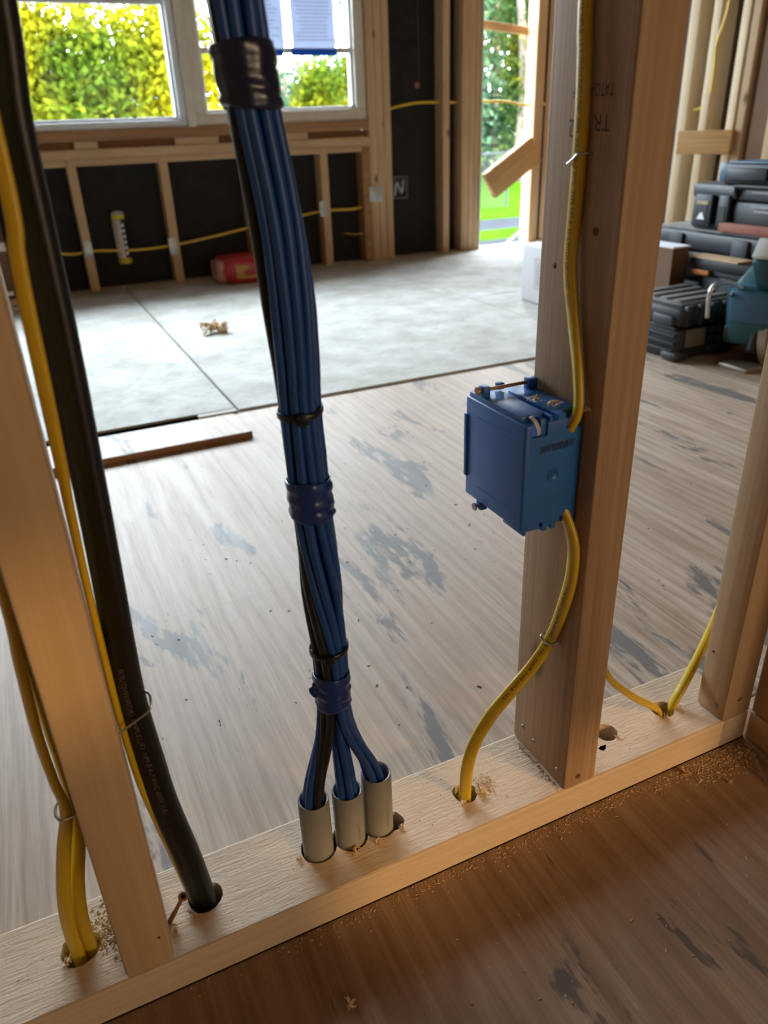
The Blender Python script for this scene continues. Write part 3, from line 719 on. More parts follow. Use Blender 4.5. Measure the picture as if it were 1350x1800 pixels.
# ---- yellow cable on the middle stud
up = [(.2862, .0490, .82), (.2862, .0485, .7000), (.2860, .0455, .6644), (.2860, .0435, .6313), (.2862, .0435, .5999), (.2860, .0438, .5667), (.2850, .0430, .5316), (.2850, .0350, .4958), (.2850, .0250, .4593), (.2830, .0185, .4300), (.2800, .0230, .4130)]
yu, YF = flat_cable('power_cable', 'yellow cable dropping down the middle stud into the top of the blue box', up, [(-.15, .99, 0)]*6+[(-.1, .99, 0), (.1, .98, 0), (.3, .94, 0), (.45, .88, 0), (.5, .85, 0)], .0058, .0036, 90)
lo_ = [(.2800, .0250, .3450), (.2825, .0200, .3340), (.2850, .0120, .3119), (.2850, .0118, .2786), (.2850, .0210, .2377), (.2855, .0320, .2053), (.2700, .0350, .1772), (.2444, .0355, .1527), (.2245, .0360, .1320), (.2090, .0370, .1049), (.2025, .0380, .0784), (.2010, .0390, .0473), (.2015, .0400, .003)]
lw = [(.3, .95, 0), (.1, .99, 0), (-.05, .99, 0), (-.1, .98, .1), (-.2, .94, .2), (-.28, .90, .30), (-.33, .86, .32), (-.33, .86, .32), (-.38, .85, .28), (-.55, .78, .18), (-.75, .62, .05), (-.85, .5, 0), (-.85, .5, 0)]
ylw, LF = flat_cable('power_cable', 'yellow cable curving from the bottom of the blue box to a plate hole', lo_, lw, .0060, .0036, 110)
def lift_y(y): return .0037*max(.1, 1-abs(y/.0060)**2.6)**(1/2.6)+.00012
def left_side(F, i): return 1 if F[i][3].dot(V((-1, -.3, .25))) > 0 else -1
path_text('print', 'TYPE NM-B  12-2 WITH GROUND  600V  (UL)   E18679  TYPE NM-B  12-2', .0046, LF, .075, INK, ylw, lift_y, left_side(LF, 60), 0)
path_text('print', 'TYPE NM-B  12-2 WITH GROUND  600V  (UL)  12-2 W/G  TYPE NM-B  12-2 WITH GROUND  600V', .0046, YF, .12, plain('cable_ink_soft', (.10, .075, .02), .5, var=.1), yu, lift_y, left_side(YF, 50), 0)
# ---- yellow pair to the right of the middle stud
flat_cable('power_cable', 'yellow cable sagging from behind the middle stud into a plate hole', [(.3310, .060, .200), (.3480, .055, .165), (.3700, .050, .1250), (.3850, .050, .1020), (.4000, .049, .0860), (.4210, .048, .0660), (.4420, .0475, .0490), (.4545, .0465, .0350), (.4565, .0460, .003)], (.2, .98, 0), .0056, .0036, 60)
flat_cable('power_cable', 'yellow cable climbing from a plate hole behind the right corner stud', [(.4690, .0440, .003), (.4715, .0445, .0330), (.4790, .046, .0480), (.4890, .048, .0600), (.5030, .050, .0840), (.5150, .0505, .1120), (.5260, .052, .1400), (.5330, .053, .1650)], (.3, .95, 0), .0056, .0036, 60)

# ---- cable staples
def staple(name, pts, label, r=.0009):
    tag(build(MB().sweep(spline(pts, 36), (.1, .2, 1), r, r, 8, 2), name, STEEL, smooth=True), label, 'staple', 'wire cable staples')
staple('cable_staple', [(.2890, .0520, .6020), (.2830, .0515, .6010), (.2812, .0490, .6010), (.2815, .0440, .6040), (.2815, .0395, .6070), (.2840, .0365, .6075), (.2905, .0355, .6070)], 'wire staple holding the cable high on the middle stud')
staple('cable_staple', [(.2890, .0415, .2030), (.2840, .0420, .2040), (.2800, .0400, .2030), (.2800, .0350, .2010), (.2810, .0285, .2015), (.2840, .0255, .2025), (.2905, .0245, .2040)], 'wire staple holding the cable low on the middle stud, under the blue box')
staple('cable_staple', [(-.1290, .056, .1865), (-.1350, .060, .1870), (-.1440, .054, .1870), (-.1460, .0445, .1860), (-.1430, .0385, .1850), (-.1370, .0385, .1845), (-.1270, .040, .1850)], 'wire staple on the yellow pair left of the pale stud', .0011)
staple('cable_staple', [(-.0905, .0330, .2500), (-.0865, .0335, .2520), (-.0760, .0335, .2570), (-.0665, .0335, .2625), (-.0645, .0365, .2680), (-.0650, .0415, .2715), (-.0740, .0540, .2720), (-.0900, .0580, .2720)], 'wide wire staple strapping the black power cable to the pale stud', .0009)

# ---- screw driven slantwise beside the black cable
scr = empty('deck_screw', (-.0865, .0375, .0385))
a0, a1 = V((-.0895, .0360, .036)), V((-.0740, .0220, .0780)); ax = (a1-a0).normalized(); ln = (a1-a0).length
prof = []
for i in range(27):
    t = i/26*ln*.45; prof.append((.0016 if i % 2 else .0022, t))
prof += [(.0017, ln*.46), (.0017, ln-.004)]
build(MB().lathe(prof, a0, ax, 10), 'shank', BRASSY, scr, smooth=True)
hd = build(MB().lathe([(.0017, ln-.0042), (.0040, ln-.0006), (.0041, ln), (.0036, ln+.0004), (.0020, ln+.0004), (.0019, ln-.0012), (1e-5, ln-.0012)], a0, ax, 20), 'head', BRASSY, scr, auto=True)
e1 = ax.orthogonal().normalized(); e2 = ax.cross(e1); vs = []
for k in range(24):
    t = 2*math.pi*k/24; r = .0017*(1+.22*math.cos(6*t)); vs.append(a0+ax*(ln+.00055)+(e1*math.cos(t)+e2*math.sin(t))*r)
build(MB().add(vs, [tuple(range(24))]), 'recess_shade', GAPDARK, hd)  # flat black star painting the shade of the drive recess
tag(scr, 'bronze star-drive screw sticking out slantwise beside the black power cable', 'screw')

# ---- blue device box nailed to the middle stud
bx = empty('device_box', (.2628, .0630, .3335))
X0, X1, Y0, Y1, Z0, Z1 = .2356, .2898, .0185, .1060, .3340, .4250
body = build(MB().box((X0, Y0, Z0), (X1, Y1, Z1), .0022, 3), 'body', BOXBLUE, bx, auto=True)
def cbox(lo, hi): return build(MB().box(lo, hi), 'cutter', GAPDARK)
for c_ in [cbox((X0+.003, Y0+.003, Z0+.003), (X1-.003, Y1+.02, Z1-.003)),
           cbox((.2415, Y0-.01, .4140), (.2560, Y0+.0085, Z1+.01)), cbox((.2735, Y0-.01, .4160), (.2880, Y0+.0085, Z1+.01)),
           cbox((.2415, Y0-.01, Z0-.01), (.2570, Y0+.0085, .3395)), cbox((.2700, Y0-.01, Z0-.01), (.2875, Y0+.0085, .3405))]:
    boolean_cut(body, [c_])
for p_ in body.data.polygons: p_.use_smooth = True
body.data.set_sharp_from_angle(angle=math.radians(30))
# top pads with a groove between them, dusty
build(MB().box((X0+.0010, Y0+.0090, Z1-.0005), (.2600, Y1-.004, Z1+.0042), .0010), 'top_pad', BOXBLUE, bx, auto=True)
build(MB().box((.2650, Y0+.0090, Z1-.0005), (X1-.0004, Y1-.018, Z1+.0042), .0010), 'top_pad', BOXBLUE, bx, auto=True)
build(MB().box((.2575, Y0+.0004, Z1-.008), (.2600, Y0+.010, Z1+.0042), .0006), 'top_rib', BOXBLUE, bx); build(MB().box((.2650, Y0+.0004, Z1-.008), (.2725, Y0+.010, Z1+.0042), .0006), 'top_rib', BOXBLUE, bx)
# bottom fins
for a, b in ((.2385, .2415), (.2570, .2620), (.2655, .2700), (.2870, X1)):
    build(MB().box((a, Y0+.0004, Z0-.0042), (b, Y0+.030, Z0+.003), .0008), 'bottom_fin', BOXBLUE, bx, auto=True)
# inner cable clamps behind the notches
build(MB().sweep(spline([(.2440, Y0+.0070, .4290), (.2455, Y0+.0030, .4265), (.2480, Y0+.0012, .4205), (.2490, Y0+.0015, .4150)], 12), (1, .3, 0), .0022, .0005, 8, 4), 'clamp_tab', CLEAR, bx, smooth=True)
build(MB().box((.2500, Y0+.0015, .4140), (.2555, Y0+.007, .4270), .0008), 'clamp_tab', BOXBLUE, bx, auto=True)
build(MB().box((.2430, Y0+.002, Z0-.002), (.2550, Y0+.0035, .3400), .0005), 'clamp_tab', BOXBLUE, bx); build(MB().box((.2715, Y0+.0045, Z0-.002), (.2860, Y0+.006, .3400), .0005), 'clamp_tab', BOXBLUE, bx)
# flange and raised lines on the side
build(MB().box((X0-.0016, Y1-.0040, Z0+.018), (X0+.001, Y1+.0004, Z1-.016), .0007), 'side_flange', BOXBLUE, bx, auto=True)
build(MB().box((X0-.0005, .0340, .4105), (X0+.0005, .0880, .4115), .0003), 'moulded_line', BOXBLUE, bx); build(MB().box((X0-.0005, .0330, .3475), (X0+.0005, .0850, .3485), .0003), 'moulded_line', BOXBLUE, bx)
# knockout disc
kd = build(MB().lathe([(1e-5, .0002), (.0046, .0002), (.0050, .0009), (.0056, .0009), (.0060, 0)], (.2636, Y0, .3795), (0, -1, 0), 28), 'knockout', BOXBLUE, bx, smooth=True)
flat_text('print', '2', .0045, (.2624, Y0-.0002, .3795), (1, 0, 0), (0, 0, 1), BOXBLUE, kd, off=.0004)
# dot-matrix code on the front
bars = MB(); x = .2500; rb = random.Random(5)
while x < .2820:
    w = rb.choice((.0003, .0004, .0007)); h0 = rb.uniform(.0, .0022); sl = (x-.25)*.05; bars.box((x, Y0-.00018, .3988+h0+sl), (x+w, Y0-.00004, .4060-rb.uniform(0, .0012)+sl)); x += w+rb.choice((.0003, .0005, .0007))
bars.box((.2478, Y0-.00018, .4048), (.2484, Y0-.00004, .4054)).box((.2836, Y0-.00018, .4062), (.2842, Y0-.00004, .4068))
build(bars, 'date_code', INK, bx)
# nail lugs with the two mounting nails
def box_nail(z, y, hx, sgn_):
    nl = build(MB().lathe([(1e-5, -.0012), (.0034, -.0012), (.0036, 0), (.0016, .0004), (.0015, .0004), (.0015, XM-hx+.004)], (hx, y, z), (1, 0, 0), 14), 'nail', BRASSY if sgn_ > 0 else NAILM, bx, auto=True)
    for a, b in ((X0+.0008, X0+.0075), (X1-.0095, X1-.0005)):
        build(MB().box((a, y-.0042, z-.0060 if sgn_ > 0 else z-.0035), (b, y+.0042, z+.0035 if sgn_ > 0 else z+.0060), .0010), 'nail_lug', BOXBLUE, bx, auto=True)
    if sgn_ > 0: build(MB().box((.2560, y+.004, z-.004), (.2620, y+.010, z+.0015), .0008), 'nail_lug', BOXBLUE, bx, auto=True)
box_nail(.4345, .0840, .2335, 1); box_nail(.3300, .0840, .2330, -1)
tag(bx, 'blue plastic device box nailed to the side of the middle stud', 'electrical box')

# ---- sawdust and shavings
def crumbs(name, label, c, spread, n, size, z, mat=SAWDUST, seed=0, cat='sawdust'):
    r = random.Random(seed); mb = MB()
    for _ in range(n):
        x = c[0]+r.gauss(0, spread[0]); y = c[1]+r.gauss(0, spread[1]); s = size*r.uniform(.4, 1.3); a = r.uniform(0, 3.14); l = s*r.uniform(.8, 2.2)
        dx, dy = math.cos(a)*l, math.sin(a)*l; ex, ey = -math.sin(a)*s*.5, math.cos(a)*s*.5; h = s*r.uniform(.3, .9)
        zz = z(x, y) if callable(z) else z
        if zz is None: continue
        mb.add([(x-dx, y-dy, zz), (x+ex, y+ey, zz), (x+dx, y+dy, zz), (x-ex, y-ey, zz), (x, y, zz+h)], [(0, 1, 4), (1, 2, 4), (2, 3, 4), (3, 0, 4)])
    return tag(build(mb, name, mat), label, cat, kind='stuff')
def on_plate(x, y):
    if not (0.003 < y < D-.003): return None
    for h in HOLES.values():
        if (x-h[0])**2+(y-h[1])**2 < h[2]**2: return None
    if XM-.001 < x < XM+W+.001 or XL-.001 < x < XL+W+.001: return None
    for p in PIPES:
        if (x-p[0])**2+(y-p[1])**2 < .0168**2: return None
    return H+.0002
crumbs('sawdust_pile', 'sawdust beside the pair of yellow cables on the plate', (-.137, .052), (.007, .012), 420, .0010, on_plate, seed=1)
crumbs('sawdust_pile', 'sawdust beside the yellow cable hole near the middle stud', (.2260, .0430), (.006, .006), 220, .0007, on_plate, seed=2)
crumbs('sawdust_pile', 'loose sawdust crumbs along the bottom plate', (.2, .045), (.25, .025), 260, .0007, on_plate, seed=3)
crumbs('sawdust_line', 'sawdust line on the floor along the front of the plate', (.30, -.006), (.18, .006), 1300, .0009, lambda x, y: .0002 if y < -.0005 else None, seed=4)
crumbs('sawdust_line', 'sawdust heap on the floor in the right wall corner', (.49, -.016), (.035, .010), 600, .0011, lambda x, y: .0002 if y < -.0005 and x < XE else None, seed=5)
crumbs('wood_crumbs', 'scattered wood crumbs on the near floor', (.2, -.14), (.22, .07), 130, .0010, lambda x, y: .0002 if y < -.01 and x < XE else None, seed=6, mat=SHAVE)
crumbs('wood_crumbs', 'scattered wood crumbs on the floor beyond the partition', (.25, .50), (.38, .28), 300, .0016, lambda x, y: .0002 if y > D+.01 else None, seed=7, mat=plain('dark_crumbs', (.25, .16, .09), .9, var=.4, scale=60))
crumbs('sawdust_pile', 'sawdust along the joint under the middle stud', (XM-.0035, .045), (.0016, .024), 160, .0009, on_plate, seed=8)
def shaving(c, size, label, seed, mat=SHAVE):
    r = random.Random(seed); c = V(c); mb = MB()
    for q in range(5):
        d = V((r.uniform(-1, 1), r.uniform(-1, 1), 0)).normalized(); P = []; tn = r.uniform(.5, 1.1); o = V((r.uniform(-1, 1), r.uniform(-1, 1), 0))*size*.3; l = size*r.uniform(.5, 1.1)
        for k in range(7):
            t = k/6*tn*2*math.pi; P.append(c+o+d*(l*(k/6-.5)*1.2+.18*l*math.cos(t))+V((0, 0, 1))*(.06*size+.22*l*(1+math.sin(t+q)))+V((r.uniform(-1, 1), r.uniform(-1, 1), 0))*size*.10)
        w = size*r.uniform(.07, .16); mb.sweep(spline(P, 16), (d.y, -d.x, r.uniform(-.5, .8)), lambda u, w=w: w*(1.05-abs(2*u-1)**2*.8), size*.018, 6, 4)
    o = build(mb, 'wood_shaving', mat, smooth=True)
    return tag(o, label, 'shaving')
shaving((.2690, .0520, Z1+.0045), .008, 'curled wood shaving on top of the blue box, at its back', 1)
shaving((.2720, .0330, Z1+.0045), .010, 'curled wood shaving on top of the blue box, touching the yellow cable', 2)
shaving((.2868, .0120, Z1+.0045), .007, 'curled wood shaving behind the yellow cable at the stud edge', 3)
shaving((.1960, .0330, H), .009, 'curled wood shaving at the lip of the hole below the blue box', 4)
shaving((.2165, .0370, H), .011, 'long torn shaving right of the hole below the blue box', 5)
shaving((.0800, .0290, H), .010, 'curled shaving in front of the middle conduit', 6)
shaving((.1020, .0290, H), .007, 'small shaving wedged between the second and third conduit', 7)
shaving((.1285, .0345, H), .006, 'small shaving at the end of the conduit slot', 8)
shaving((.0300, .0440, H), .006, 'small shaving at the left end of the conduit slot', 9)
shaving((-.0700, .0330, H), .008, 'pale shaving at the lip of the black cable hole', 10)
shaving((-.0840, .0270, H), .008, 'shaving at the foot of the pale stud under the screw', 11)
shaving((-.1700, .0370, H), .009, 'torn shaving at the lip of the yellow pair hole', 12)
shaving((.4520, .0340, H), .007, 'pale shaving at the lip of the hole near the right corner', 13)
shaving((.3860, .0350, H), .006, 'small shaving at the lip of the empty hole behind the middle stud', 14)
shaving((.4460, -.0130, .0004), .011, 'curled shaving on the near floor by the plate under the right corner', 15)
shaving((.4760, -.0420, .0004), .007, 'small shaving on the near floor by the return wall', 16)
shaving((.030, -.075, .0004), .008, 'thin pale shaving on the near floor left of centre', 17)
# black scribble mark on the plate
build(MB().add([(.3570, .0300, H+.0002), (.3600, .0250, H+.0002), (.3650, .0270, H+.0002), (.3680, .0310, H+.0002), (.3620, .0320, H+.0002)], [(0, 1, 2, 3, 4)]), 'ink_mark', GAPDARK, plate)

# ================================================================== FAR THINGS
# loose plywood strip beside the dark gap
zc = [(1.196, .0005, .0150), (1.372, .0002, .0022)]
strip = build(MB().add([(x, y, z) for (y, za, zb) in zc for x in (-.55, .318) for z in (za, zb)], [(0, 1, 3, 2), (4, 6, 7, 5), (0, 4, 5, 1), (2, 3, 7, 6), (1, 5, 7, 3), (0, 2, 6, 4)]), 'plywood_strip', PLY, origin=(0, 0, 0))
tag(strip, 'raised strip of plywood in front of the dark floor gap', 'board')
build(MB().box((-.55, 1.1935, .0005), (.318, 1.1955, .0143)), 'cut_edge', OLD_X, strip)
build(MB().box((-2.2, 1.3725, .0002), (.235, 1.400, .0012)), 'gap_shade_strip', GAPDARK, floor)  # black strip laid on the floor, painting the shade of an open gap
build(MB().box((.235, 1.379, -.01), (.332, 1.400, .0055)), 'subfloor_sheet', PALE, floor)
# shavings clump on the pale floor
cl = MB(); rc = random.Random(3)
for k in range(14):
    c = V((.485+rc.uniform(-.035, .035), 2.222+rc.uniform(-.03, .03), .012+rc.uniform(0, .012)))
    cl.sweep(spline([c, c+V((rc.uniform(-.03, .03), rc.uniform(-.03, .03), .015)), c+V((rc.uniform(-.03, .03), rc.uniform(-.03, .03), -.002))], 8), (rc.uniform(-1, 1), rc.uniform(-1, 1), .6), .009, .002, 6, 3)
tag(build(cl, 'shavings_clump', SHAVE, smooth=True), 'clump of drill shavings on the pale floor sheet', 'shavings', kind='stuff')
# spray foam can
fc = empty('foam_can', (.362, YS-.034, .108))
r = .030; cc = (.362, YS-.034, .108)
build(MB().lathe([(1e-5, 0), (r*.92, 0), (r, .004), (r, .024)], cc, n=24), 'base_band', CANYEL, fc, auto=True)
build(MB().lathe([(r*1.003, .024), (r*1.003, .190)], cc, n=24), 'can_body', plain('can_black', (.02, .02, .022), .35, var=.1), fc, smooth=True)
vs = []; fs = []
for i, z in enumerate((.026, .188)):
    for k in range(11):
        t = math.radians(170+k*10.5); vs.append((cc[0]+r*1.012*math.cos(t), cc[1]+r*1.012*math.sin(t), cc[2]+z))
fs = [(k, k+1, 12+k, 11+k) for k in range(10)]; build(MB().add(vs, fs), 'paper_label', CANPINK, fc, smooth=True)
for k in range(9):
    z = .04+k*.016; vs = []
    for dz in (0, .004):
        for j in range(6):
            t = math.radians(180+j*13-(k % 3)*2); vs.append((cc[0]+r*1.016*math.cos(t), cc[1]+r*1.016*math.sin(t), cc[2]+z+dz))
    build(MB().add(vs, [(j, j+1, 7+j, 6+j) for j in range(5)]), 'print_line', GREYINK, fc)
for k in range(6):
    z = .045+k*.024; t = math.radians(292); p = (cc[0]+r*1.01*math.cos(t), cc[1]+r*1.01*math.sin(t), cc[2]+z)
    build(MB().lathe([(1e-5, .0008), (.006, .0006), (.007, 0)], p, (math.cos(t), math.sin(t), 0), 10), 'label_spot', PAPER, fc)
build(MB().lathe([(r*1.004, .190), (r*1.004, .207), (r, .208)], cc, n=24), 'top_band', CANYEL, fc, smooth=True)
build(MB().lathe([(r, .208), (r*.8, .220), (r*.45, .224), (1e-5, .224)], cc, n=24), 'shoulder', GALV, fc, smooth=True)
tag(fc, 'spray can with yellow bands held behind the yellow cable in the black wall bay', 'spray can')
# red bag on the floor
bg = empty('plastic_bag', (.87, 3.17, .006))
def lumpy(lo, hi, seed, n=3):
    bm = bmesh.new(); bmesh.ops.create_cube(bm, size=1); bmesh.ops.subdivide_edges(bm, edges=bm.edges[:], cuts=4, use_grid_fill=True)
    r = random.Random(seed)
    for v in bm.verts:
        p = v.co.copy(); q = p.normalized()*.62; p = p.lerp(q, .38)
        p += V((r.uniform(-1, 1), r.uniform(-1, 1), r.uniform(-1, 1)))*.018
        p.z = max(p.z, -.48)
        v.co = V(((lo[0]+hi[0])/2+p.x*(hi[0]-lo[0]), (lo[1]+hi[1])/2+p.y*(hi[1]-lo[1]), lo[2]+(p.z+.48)*(hi[2]-lo[2])))
    return MB().bm(bm)
build(lumpy((.745, 3.085, .006), (1.02, 3.28, .122), 3), 'bag_body', REDBAG, bg, smooth=True)
build(lumpy((.722, 3.11, .012), (.80, 3.26, .108), 4), 'torn_end', REDPALE, bg, smooth=True)
lb = build(MB().box((.800, 3.0805, .030), (.925, 3.086, .086), .001), 'label', LABELY, bg)
for z in (.047, .066): build(MB().box((.802, 3.0796, z), (.923, 3.0806, z+.003)), 'print_line', OLD_X, lb)
tag(bg, 'red plastic bag with a yellow label lying under the windows', 'bag')
# white carton by the door
wc = empty('carton', (1.80, 1.91, .006))
build(MB().box((1.651, 1.745, .0065), (1.95, 2.078, .216), .008, 3), 'carton_body', WHITEBOX, wc, auto=True)
lbl = build(MB().box((1.6500, 1.800, .060), (1.6512, 1.995, .175), .0), 'label', plain('carton_label', (.46, .40, .41), .6, var=.03), wc)
for k in range(7): build(MB().box((1.6494, 1.83, .080+k*.012), (1.6499, 1.98, .0835+k*.012)), 'print_line', GREYINK, lbl)
tag(wc, 'white carton standing on the pale floor behind the middle stud', 'box')

# ---- tool stack on the right
def hard_case(name, label, lo, hi, lidz, top=DUSTY, group='black tool cases on the right'):
    root = empty(name, ((lo[0]+hi[0])/2, (lo[1]+hi[1])/2, lo[2]))
    x0, y0, z0 = lo; x1, y1, z1 = hi
    build(MB().box(lo, (x1, y1, lidz-.003), .012, 2), 'case_body', TOOLBLK, root, auto=True)
    build(MB().box((x0-.006, y0-.006, lidz), (x1+.006, y1+.006, z1), .012, 2), 'lid', TOOLGREY, root, auto=True)
    build(MB().box((x0+.014, y0+.014, z1-.001), (x1-.014, y1-.014, z1+.005), .003), 'lid_top', top, root, auto=True)
    n = 3
    for k in range(n):
        y = y0+(y1-y0)*(k+.5)/n
        build(MB().box((x0-.016, y-.030, lidz-.035), (x0-.004, y+.030, z1-.008), .004), 'latch', TOOLBLK if k != 1 else TOOLGREY, root, auto=True)
    for k in range(9):
        y = y0+(y1-y0)*(k+.5)/9; build(MB().box((x0-.005, y-.006, z0+.012), (x0+.003, y+.006, lidz-.040), .002), 'rib', TOOLGREY if k % 3 == 0 else TOOLBLK, root)
    for k in range(5):
        x = x0+(x1-x0)*(k+.5)/5; build(MB().box((x-.008, y0-.006, z0+.012), (x+.008, y0+.003, lidz-.01), .002), 'rib', TOOLBLK, root)
    tag(root, label, 'tool case', group)
    return root
hard_case('tool_case', 'flat black tool case at the bottom of the stack', (1.905, .90, .0), (2.33, 1.66, .140), .090, TOOLGREY)
hard_case('tool_case', 'wide black tool case with a dusty lid, second from the bottom of the stack', (1.900, .90, .1465), (2.33, 1.68, .292), .235)
# upper organiser with handle and tall latches
oc = empty('tool_case', (2.03, 1.22, .299))
ox0, oy0, oy1, oz0, oz1 = 1.925, .92, 1.535, .2985, .432
build(MB().box((ox0, oy0, oz0), (2.22, oy1, oz1-.045), .010), 'case_body', TOOLBLK, oc, auto=True)
lid = build(MB().box((ox0-.005, oy0-.004, oz1-.044), (2.225, oy1+.004, oz1), .012), 'lid', TOOLGREY, oc, auto=True)
hp = spline([(ox0-.006, 1.36, .395), (ox0-.016, 1.355, .426), (ox0-.016, 1.34, .430), (ox0-.016, 1.15, .430), (ox0-.016, 1.13, .426), (ox0-.006, 1.125, .395)], 30)
build(MB().sweep(hp, (1, 0, 0), .008, .006, 10, 3), 'handle', TOOLBLK, lid, smooth=True)
for y, ww in ((1.475, .034), (1.395, .02), (1.10, .02), (1.02, .034)):
    la = build(MB().box((ox0-.018, y-ww, oz0+.012), (ox0-.002, y+ww, oz1-.030), .004), 'latch', TOOLGREY, oc, auto=True)
    build(MB().box((ox0-.020, y-ww*.6, oz0+.025), (ox0-.017, y+ww*.6, oz1-.060), .001), 'latch_recess', TOOLBLK, la)
    if ww > .03:
        build(MB().box((ox0-.0215, y-ww*.7, oz1-.060), (ox0-.0175, y+ww*.7, oz1-.050), .001), 'latch_strip', plain('tan_strip_%d' % int(y*100), (.35, .25, .12), .6), la)
        build(MB().add([(ox0-.0215, y-.016, oz0+.030), (ox0-.0215, y+.016, oz0+.030), (ox0-.0215, y+.004, oz0+.048), (ox0-.0215, y-.004, oz0+.052)], [(0, 1, 2, 3)]), 'latch_mark', PAPER, la)
for k, (y, w2, z) in enumerate(((1.27, .035, .412), (1.20, .03, .412), (1.26, .04, .372), (1.24, .05, .360))):
    build(MB().box((ox0-.0065, y-w2, z), (ox0-.0045, y+w2, z+.006)), 'print_line', GREYINK, oc)
tag(oc, 'black organiser case with a top handle and tall latches, on top of the stack', 'tool case', 'black tool cases on the right')
tag(build(MB().box((1.905, 1.165, .2985), (1.922, 1.40, .3260), .003), 'terracotta_strip', BRICKRED, auto=True), 'reddish strip lying on the dusty lid in front of the organiser case', 'strip')
# charger / battery unit on top
ch = empty('battery_charger', (1.98, 1.30, .433))
chb = MB().box((-.065, -.17, 0), (.065, .17, .058), .010)
Mx = Matrix.Translation((1.995, 1.255, .4335)) @ Matrix.Rotation(math.radians(6), 4, 'Z')
build(chb.xform(Mx), 'shell', TOOLBLK, ch, auto=True)
fr = MB().box((-.058, .150, .006), (.058, .186, .014), .002).box((-.058, .150, .050), (.058, .186, .058), .002).box((-.062, .150, .006), (-.052, .186, .058), .002).box((.052, .150, .006), (.062, .186, .058), .002)
build(fr.xform(Mx), 'front_frame', TEALBLUE, ch, auto=True)
build(MB().box((-.062, -.17, .0575), (.062, .16, .0625), .002).xform(Mx), 'top_plate', TEALBLUE, ch, auto=True)
build(MB().box((-.075, .02, .012), (-.064, .150, .046), .004).xform(Mx), 'side_grip', TOOLGREY, ch, auto=True)
tag(ch, 'black and blue battery charger lying on the organiser case', 'charger')
# brown carton with pale top left of the stack
bcx = empty('carton', (1.82, 1.55, .006))
build(MB().box((1.735, 1.400, .0065), (1.800, 1.66, .262), .002), 'carton_body', CARDBOARD, bcx); build(MB().box((1.732, 1.398, .2625), (1.803, 1.665, .267), .001), 'lid_sheet', PAPER, bcx)
tag(bcx, 'brown carton with a white top left of the tool stack', 'box')
# front shelf-like tray case below the dusty lid
tr = empty('tool_tray', (1.82, 1.25, .17))
build(MB().box((1.79, 1.15, .206), (1.895, 1.385, .236), .004), 'tray', TOOLBLK, tr, auto=True)
build(MB().box((1.787, 1.20, .2362), (1.850, 1.385, .2420), .001), 'wood_slat', WY, tr)
build(MB().box((1.80, 1.16, .19), (1.89, 1.36, .2055), .003), 'tray_base', TOOLGREY, tr)
build(MB().box((1.81, 1.17, .0005), (1.885, 1.36, .1895), .006), 'pedestal', TOOLBLK, tr, auto=True)
tag(tr, 'black tray with a wooden slat in front of the tool stack', 'tool tray')
# rugged case in front
rg = empty('rugged_case', (1.64, 1.26, 0))
x0, x1, y0, y1, zt = 1.535, 1.775, 1.140, 1.385, .150
build(MB().box((x0+.006, y0+.006, .002), (x1-.006, y1-.006, .092), .014), 'case_body', TOOLBLK, rg, auto=True)
lid = build(MB().box((x0, y0, .095), (x1, y1, zt), .016, 2), 'lid', TOOLBLK, rg, auto=True)
build(MB().box((x0+.02, y0+.02, zt-.002), (x1-.02, y1-.02, zt+.010), .006), 'lid_top', DUSTY, lid, auto=True)
for k in range(4): build(MB().box((x0+.025, y0+.035+k*.05, zt+.008), (x1-.025, y0+.060+k*.05, zt+.016), .003), 'lid_rib', DUSTY, lid, auto=True)
for k in range(4): build(MB().box((x0-.004, y0+.012, .026+k*.021), (x0+.010, y1-.012, .034+k*.021), .002), 'side_fin', TOOLGREY, rg, auto=True)
for k in range(5): build(MB().box((x0+.020+k*.046, y0-.006, .098), (x0+.048+k*.046, y0+.012, zt+.006), .005), 'lid_lug', TOOLBLK, lid, auto=True)
build(MB().box((x0+.03, y0-.005, .040), (x0+.10, y0+.008, .090), .003), 'latch', plain('latch_olive', (.10, .085, .06), .5), rg, auto=True)
for k in range(3):
    for j in range(2): build(MB().box((x0+.115+j*.035, y0-.004, .020+k*.026), (x0+.140+j*.035, y0+.008, .038+k*.026), .002), 'grid_rib', TOOLGREY, rg)
build(MB().box((x0-.006, y0-.006, .0), (x0+.05, y0+.06, .032), .014), 'corner_bumper', TOOLGREY, rg, auto=True)
build(MB().box((x0-.010, y0+.02, .098), (x0+.006, y0+.10, .128), .006), 'side_latch', TOOLGREY, rg, auto=True)
tag(rg, 'ribbed rugged black case on the plywood, nearest of the tool cases', 'tool case')
tag(build(MB().box((1.785, 1.30, .1900), (1.80, 1.37, .2050), .003), 'orange_block', ORANGE, auto=True), 'small orange block tucked under the black tray', 'block')
# ---- teal power saw in front of the stack
sw = empty('power_saw', (1.68, 1.03, 0))
def obox(lo, hi, bev, M): return MB().box(lo, hi, bev, 2).xform(M)
Ms = Matrix.Translation((1.690, 1.020, .185)) @ Matrix.Rotation(math.radians(24), 4, 'Z') @ Matrix.Rotation(math.radians(-16), 4, 'Y')
Mg = Ms @ Matrix.Translation((.02, 0, .03)) @ Matrix.Rotation(math.radians(-30), 4, 'Y') @ Matrix.Translation((0, 0, -.03))
build(obox((-.085, -.060, -.105), (.115, .060, .060), .022, Ms), 'motor_housing', TEAL, sw, auto=True)
build(obox((-.092, -.050, -.030), (-.078, .050, .055), .006, Ms), 'housing_fin', TEALBLUE, sw, auto=True); build(obox((-.066, -.066, -.060), (-.054, .066, .062), .004, Ms), 'housing_fin', TEALBLUE, sw, auto=True)
Mg = Matrix.Translation((-.040, 0, .012)) @ Mg @ Matrix.Translation((0, -.045, 0))
